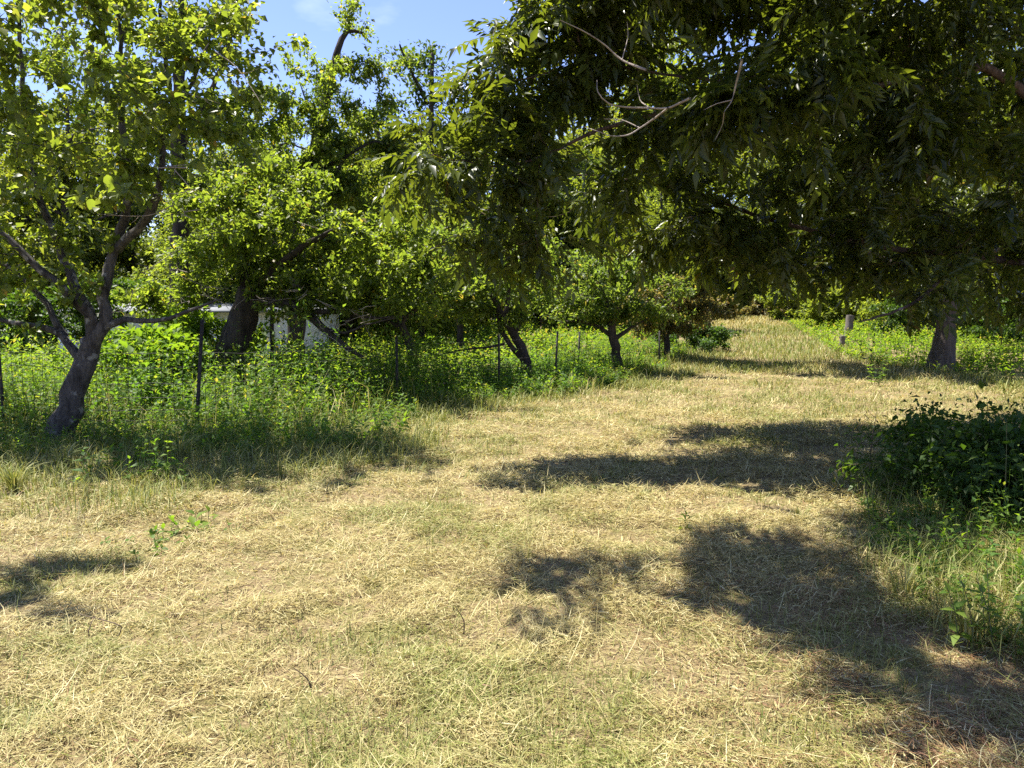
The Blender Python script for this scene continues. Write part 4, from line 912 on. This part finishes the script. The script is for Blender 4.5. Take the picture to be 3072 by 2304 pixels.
# ------------------------------------------------------------------ single plants
def plant(name, label, px, py, Y, h, nstem, nl, ll, tm, seed, mat='weed', spreadr=.12, leanm=.25, mixv=.3, cat='plant', rbase=None):
    rng = np.random.default_rng(seed); loc = onground(pt(px, py, Y)[0], Y) if Y else gpt(px, py); loc = onground(loc[0], loc[1])
    root = thing(name, label, cat, loc)
    lm = [make_mesh('leaf', tm[0], tm[1], None, M[mat], np.full(len(tm[0]), q), np.full(len(tm[0]), mixv)) for q in (.3, .55, .8)]
    for s_ in range(nstem):
        a = rng.uniform(0, TAU); top = np.array([math.cos(a) * leanm * h, math.sin(a) * leanm * h, h * rng.uniform(.75, 1.05)]); b0 = np.array([math.cos(a), math.sin(a), 0]) * spreadr * rng.random()
        P, t_ = catmull([b0 - np.array([0, 0, .03]), b0 + top * np.array([.35, .35, .55]), b0 + top], .08)
        V, Q = tube(P, (.0028 + .003 * h) * (1 - .7 * t_), 5); obj('stem', make_mesh('stem', V, None, Q, M['stem'], smooth=True), root)
        for k in range(nl):
            f = .18 + .8 * k / max(1, nl - 1); p = P[min(len(P) - 1, int(f * (len(P) - 1)))]
            az = k * 2.4 + a; el = rng.normal(.35, .25) + (.6 if k == nl - 1 else 0)
            ax = np.array([math.cos(az) * math.cos(el), math.sin(az) * math.cos(el), math.sin(el)]); no = np.array([-math.cos(az) * math.sin(el), -math.sin(az) * math.sin(el), math.cos(el)]) + rng.normal(0, .15, 3)
            place_leaf(lm[rng.integers(3)], root, p, ax, no, ll * rng.uniform(.7, 1.2) * (1.15 - .5 * f))
    return root
OB = leaf_ovate(.28, .07, .2)
plant('pokeweed_plant', 'broad leaved yellow green pokeweed in front of the white shed wall', 152, 365, 11.6, 1.35, 4, 9, .26, OB, 81)
plant('goldenrod_plant', 'bright yellow green bushy plant standing above the weeds right of the thick dark trunk', 282, 380, 12.4, 1.05, 8, 16, .15, LN, 82, spreadr=.45)
plant('mullein_plant', 'dark spiky rosette plant in the sunny weeds between the fence posts', 473, 385, 14.2, .75, 2, 14, .24, leaf_lance(.11, .05, .3), 83, 'bush', mixv=0)
plant('leafy_seedling', 'dark leafy seedling on the verge left of the stout grey trunk', 869, 366, 20.6, .95, 3, 10, .2, LN, 84, 'bush')
plant('fern_sprout', 'yellow green upright sprout at the edge of the pecan shade', 876, 386, 0, .5, 5, 10, .16, LN, 85, leanm=.4)
plant('pine_seedling', 'lone thin stemmed seedling standing in the mown straw near the middle', 692, 531, 0, .2, 1, 16, .11, leaf_lance(.1, .03, .2), 86, mixv=.2, leanm=.05)
plant('nettle_plant', 'upright leafy weed at the foot of the leaning lichened trunk', 100, 452, 0, .55, 4, 9, .13, LN, 87)
plant('ragweed_plant', 'sunlit leafy weed clump in the lower right corner verge', 1000, 655, 0, .38, 9, 11, .085, LN, 88, spreadr=.25)
plant('maple_sprig', 'dark broad leaved sprig against the sunlit straw at the right edge', 1016, 440, 5.6, .82, 1, 5, .17, leaf_ovate(.45, .05, .1), 89, 'bush', leanm=.05)
plant('smartweed_plant', 'pale narrow leaved weed at the foot of the right bush', 885, 528, 0, .4, 5, 8, .12, leaf_lance(.12, .04, .3), 90, spreadr=.2)
plant('dock_plant', 'low broad leaved weed in the straw below the left shade', 205, 530, 0, .1, 6, 4, .11, OB, 91, spreadr=.16, leanm=.9)
plant('clover_plant', 'low bright green weed patch in the straw at left', 160, 543, 0, .09, 14, 5, .07, OB, 92, spreadr=.4, leanm=.9, mixv=.6)

def dead_stalk(label, px, py, h, seed, arms=3, Y=0):
    rng = np.random.default_rng(seed); loc = onground(*(pt(px, py, Y) if Y else gpt(px, py))[:2]); root = thing('dead_stalk', label, 'stalk', loc)
    P, t_ = catmull([np.array([0, 0, -.02]), np.array([rng.normal(0, .03), 0, h * .5]), np.array([rng.normal(0, .06), rng.normal(0, .03), h])], .05)
    V, Q = tube(P, (.004 + .004 * h) * (1 - .6 * t_), 5); obj('stem', make_mesh('stem', V, None, Q, M['old_brown'], smooth=True), root)
    for k in range(arms):
        p = P[int(len(P) * (.5 + .45 * k / max(1, arms)))]; a = rng.uniform(0, TAU); e = p + np.array([math.cos(a), math.sin(a), .8]) * h * .16
        V, Q = tube(np.array([p, (p + e) / 2 + np.array([0, 0, -.01]), e]), np.array([.003, .0025, .002]), 4); obj('twig', make_mesh('twig', V, None, Q, M['old_brown']), root)
M['old_brown'] = plain_mat('dry_stalk', [(.3, (.07, .045, .03)), (.7, (.16, .10, .06))])
dead_stalk('brown dead stalk standing left of the dark vine mound', 871, 432, .62, 1, 6, 7.4)
dead_stalk('short dark stub standing in the straw left of the middle shadow', 463, 637, .14, 2, 0)
dead_stalk('thin dark stub at the far left of the near straw', 110, 640, .12, 3, 0)
dead_stalk('thin dark stub, twin of the far left stub but nearer the middle', 93, 646, .12, 4, 0)
dead_stalk('short leaning stub in the near straw below the middle', 313, 690, .10, 5, 0)
dead_stalk('slanting brown stalk in the shade below the dark vine mound', 840, 566, .16, 6, 1)

def tuft(label, px, py, h, n, seed, mixv, arch=1.0, Y=0):
    rng = np.random.default_rng(seed); loc = onground(*(pt(px, py, Y) if Y else gpt(px, py))[:2]); root = thing('grass_tuft', label, 'grass tuft', loc)
    for k in range(n):
        a = rng.uniform(0, TAU); L = h * rng.uniform(.6, 1.15); b0 = np.array([math.cos(a), math.sin(a), 0]) * .05 * rng.random() * (1 + h); out = rng.uniform(.25, .6) * arch
        t_ = np.linspace(0, 1, 6); P = b0 + np.stack([math.cos(a) * out * L * t_ ** 1.6, math.sin(a) * out * L * t_ ** 1.6, L * (t_ - .45 * arch * t_ ** 2.4)], -1)
        sd = np.array([-math.sin(a), math.cos(a), 0]) * (.004 + .004 * h); wv = (1 - t_ ** 2.2)[:, None] * sd
        V = np.stack([P - wv, P + wv + np.array([0, 0, .002])], 1).reshape(-1, 3); Q = [(2 * i, 2 * i + 1, 2 * i + 3, 2 * i + 2) for i in range(5)]
        obj('blade', make_mesh('blade', V, None, Q, M['grass'], np.full(len(V), rng.uniform(.2, .85)), np.full(len(V), np.clip(rng.normal(mixv, .15), 0, 1))), root)
tuft('long pale arching grass clump at the foot of the second fence post', 180, 462, .5, 40, 1, .75)
tuft('arching dark grass clump in front of the leaning lichened trunk', 62, 470, .45, 36, 2, .85)
tuft('lush green grass clump at the left edge below the first post', 14, 492, .4, 46, 3, .8)
tuft('sunlit straw coloured grass tuft in the verge left of the lower right weed clump', 905, 600, .26, 40, 4, .5, .7)
tuft('tall sunlit grass tuft at the right edge of the near verge', 968, 640, .3, 46, 5, .6, .8)
tuft('pale spiky grass tuft in the straw above the near shadow', 640, 500, .14, 26, 6, .45, .9)
tuft('spiky green grass tuft at the sunny edge of the wide shadow', 800, 520, .16, 28, 7, .7, .9)
tuft('olive grass tuft in the middle of the near straw', 370, 585, .11, 30, 8, .6, .8)

# ------------------------------------------------------------------ fence
def fence():
    spots = [((5, 430), 10.1, 1.47, -.03), ((196, 435), 9.75, 1.5, .13), ((397, 372), 12.6, 1.2, 0.0), ((499, 372), 15.0, 1.17, .0), ((555, 372), 16.4, 1.17, .05), ((578, 372), 18.2, 1.1, .03), ((659, 366), 21.2, 1.0, 0)]
    bases = [onground(pt(p[0], p[1], Y)[0], Y) for p, Y, h, l in spots]
    root = thing('wire_fence', 'sagging woven wire fence on dark metal posts running through the weeds', 'fence', bases[1])
    me_cache = {}
    for (p, Y, h, l), b0 in zip(spots, bases):
        a = Acc(); w_ = .022
        box(a, (-w_, -.004, -.3), (w_, .004, h)); box(a, (-.004, .0045, -.3), (.004, .034, h))
        for k in range(int(h / .12)): box(a, (-.009, -.013, .1 + k * .12), (.009, -.0045, .135 + k * .12))
        o = obj('post', a.mesh('post', M['steel']), root); o.location = b0 - bases[1]; o.rotation_euler = (0, math.atan2(l, h), .15)
    line = [onground(bases[0][0] - 4.5, 10.6)] + bases
    hs = [.08, .22, .36, .52, .70, .90, 1.08]
    rng = np.random.default_rng(4)
    for h in hs:
        P = []
        for (a, b_), k in zip(zip(line[:-1], line[1:]), range(9)):
            n = 10 if k < 3 else 4
            for t in np.arange(n) / n: q = a + (b_ - a) * t; P.append((q[0], q[1], float(terrain(q[0], q[1])) + h - .04 * math.sin(t * math.pi) + rng.normal(0, .006)))
        V, Q = tube(np.array(P) - bases[1], np.full(len(P), .0036), 3); obj('wire', make_mesh('wire', V, None, Q, M['wire']), root)
    a = Acc()
    for A, B in zip(line[:3], line[1:4]):
        L = np.linalg.norm(B - A)
        for t in np.arange(0, 1, .15 / L):
            q = A + (B - A) * t; g0 = float(terrain(q[0], q[1])); sag = .04 * math.sin(t * math.pi)
            V, Q = tube(np.array([(q[0], q[1], g0 + .02), (q[0] + rng.normal(0, .008), q[1], g0 + .5), (q[0], q[1], g0 + 1.08 - sag)]) - bases[1], np.full(3, .0032), 3); a.add(V, Q=Q)
    tag(obj('wire_mesh', a.mesh('wire_mesh', M['wire']), root), kind='stuff')
fence()

def wooden_post(label, px, py, Y, h, w_, lean, seed):
    rng = np.random.default_rng(seed); loc = onground(pt(px, py, Y)[0], Y); a = Acc(); n = 9; s = 8
    P = np.array([(lean * t * h, 0, -.15 + t * (h + .15)) for t in np.linspace(0, 1, n)])
    V, Q = tube(P, np.full(n, w_ / 2) * (1 + .06 * rng.normal(0, 1, n)), s, .22, rng); a.add(V, Q=Q)
    a.add(np.vstack([V[-s:], P[-1:] + np.array([0, 0, .015])]), [(j, (j + 1) % s, s) for j in range(s)])
    o = obj('wooden_post', a.mesh('wooden_post', M['old_wood'])); o.location = loc; tag(o, label, 'post')
wooden_post('thin weathered grey post standing behind the dark bramble bush', 705, 330, 30, 1.35, .16, .05, 1)
wooden_post('broad weathered wooden post leaning right beside the far bend of the track', 847, 338, 31, 1.0, .30, .10, 2)
wooden_post('short grey stump post just in front of the broad wooden post', 842, 349, 28, .40, .2, .0, 3)

# ------------------------------------------------------------------ shed
def shed():
    Y = 20.5; x0, x1 = pt(58, 330, Y)[0], pt(288, 330, Y)[0]; g = onground((x0 + x1) / 2, Y); dp = 6.0; H = 1.62
    root = thing('metal_shed', 'long pale metal shed half hidden behind the left trees', 'shed', g)
    n = 9; pw = (x1 - x0) / n; X0 = x0 - g[0]
    def panel(w_, h_, ribs=4):
        xs = []; zs = []
        for k in range(ribs):
            u = k * w_ / ribs; xs += [u, u + w_ / ribs * .62, u + w_ / ribs * .70, u + w_ / ribs * .88]; zs += [0, 0, -.03, -.03]
        xs.append(w_); zs.append(0)
        V = [(x_, z_, 0) for x_, z_ in zip(xs, zs)] + [(x_, z_, h_) for x_, z_ in zip(xs, zs)]; m = len(xs)
        return make_mesh('wall_panel', V, None, [(i, i + 1, m + i + 1, m + i) for i in range(m - 1)], M['shed'])
    pm = panel(pw - .004, H)
    for k in range(n):
        o = obj('wall_panel', pm, root); o.location = (X0 + k * pw, 0, -.1)
    for xx, s in ((x1 - g[0], 1), (X0, -1)):
        for k in range(6):
            o = obj('wall_panel', panel(.996, H), root); o.location = (xx, (k if s > 0 else k + 1) * 1.0, -.1); o.rotation_euler = (0, 0, s * math.pi / 2)
    a = Acc(); box(a, (X0, dp, -.1), (x1 - g[0], dp + .05, H - .1)); obj('rear_wall', a.mesh('rear_wall', M['shed']), root)
    for s in (0, 1):
        ya, yb = (-.3, dp / 2) if s == 0 else (dp + .35, dp / 2); za, zb = H - .13, H + .10
        a = Acc(); V = [(X0 - .25, ya, za), (x1 - g[0] + .25, ya, za), (x1 - g[0] + .25, yb, zb), (X0 - .25, yb, zb)]
        V = V + [(p[0], p[1], p[2] + .05) for p in V]
        a.add(V, Q=[(0, 3, 2, 1), (4, 5, 6, 7), (0, 1, 5, 4), (1, 2, 6, 5), (2, 3, 7, 6), (3, 0, 4, 7)]); obj('roof', a.mesh('roof', M['shed_roof']), root)
    for xx in (X0 - .0, x1 - g[0]):
        V = [(xx, 0, H - .1), (xx, dp, H - .1), (xx, dp / 2, H + .07)]; obj('gable', make_mesh('gable', V + [(p[0] + .04, p[1], p[2]) for p in V], [(0, 1, 2), (5, 4, 3)], [(0, 3, 4, 1), (1, 4, 5, 2), (2, 5, 3, 0)], M['shed']), root)
shed()
tris = 0
for me in bpy.data.meshes:
    if me.users: tris += len(me.loops) - 2 * len(me.polygons)
print('TRIANGLES', tris, 'OBJECTS', len(bpy.data.objects))
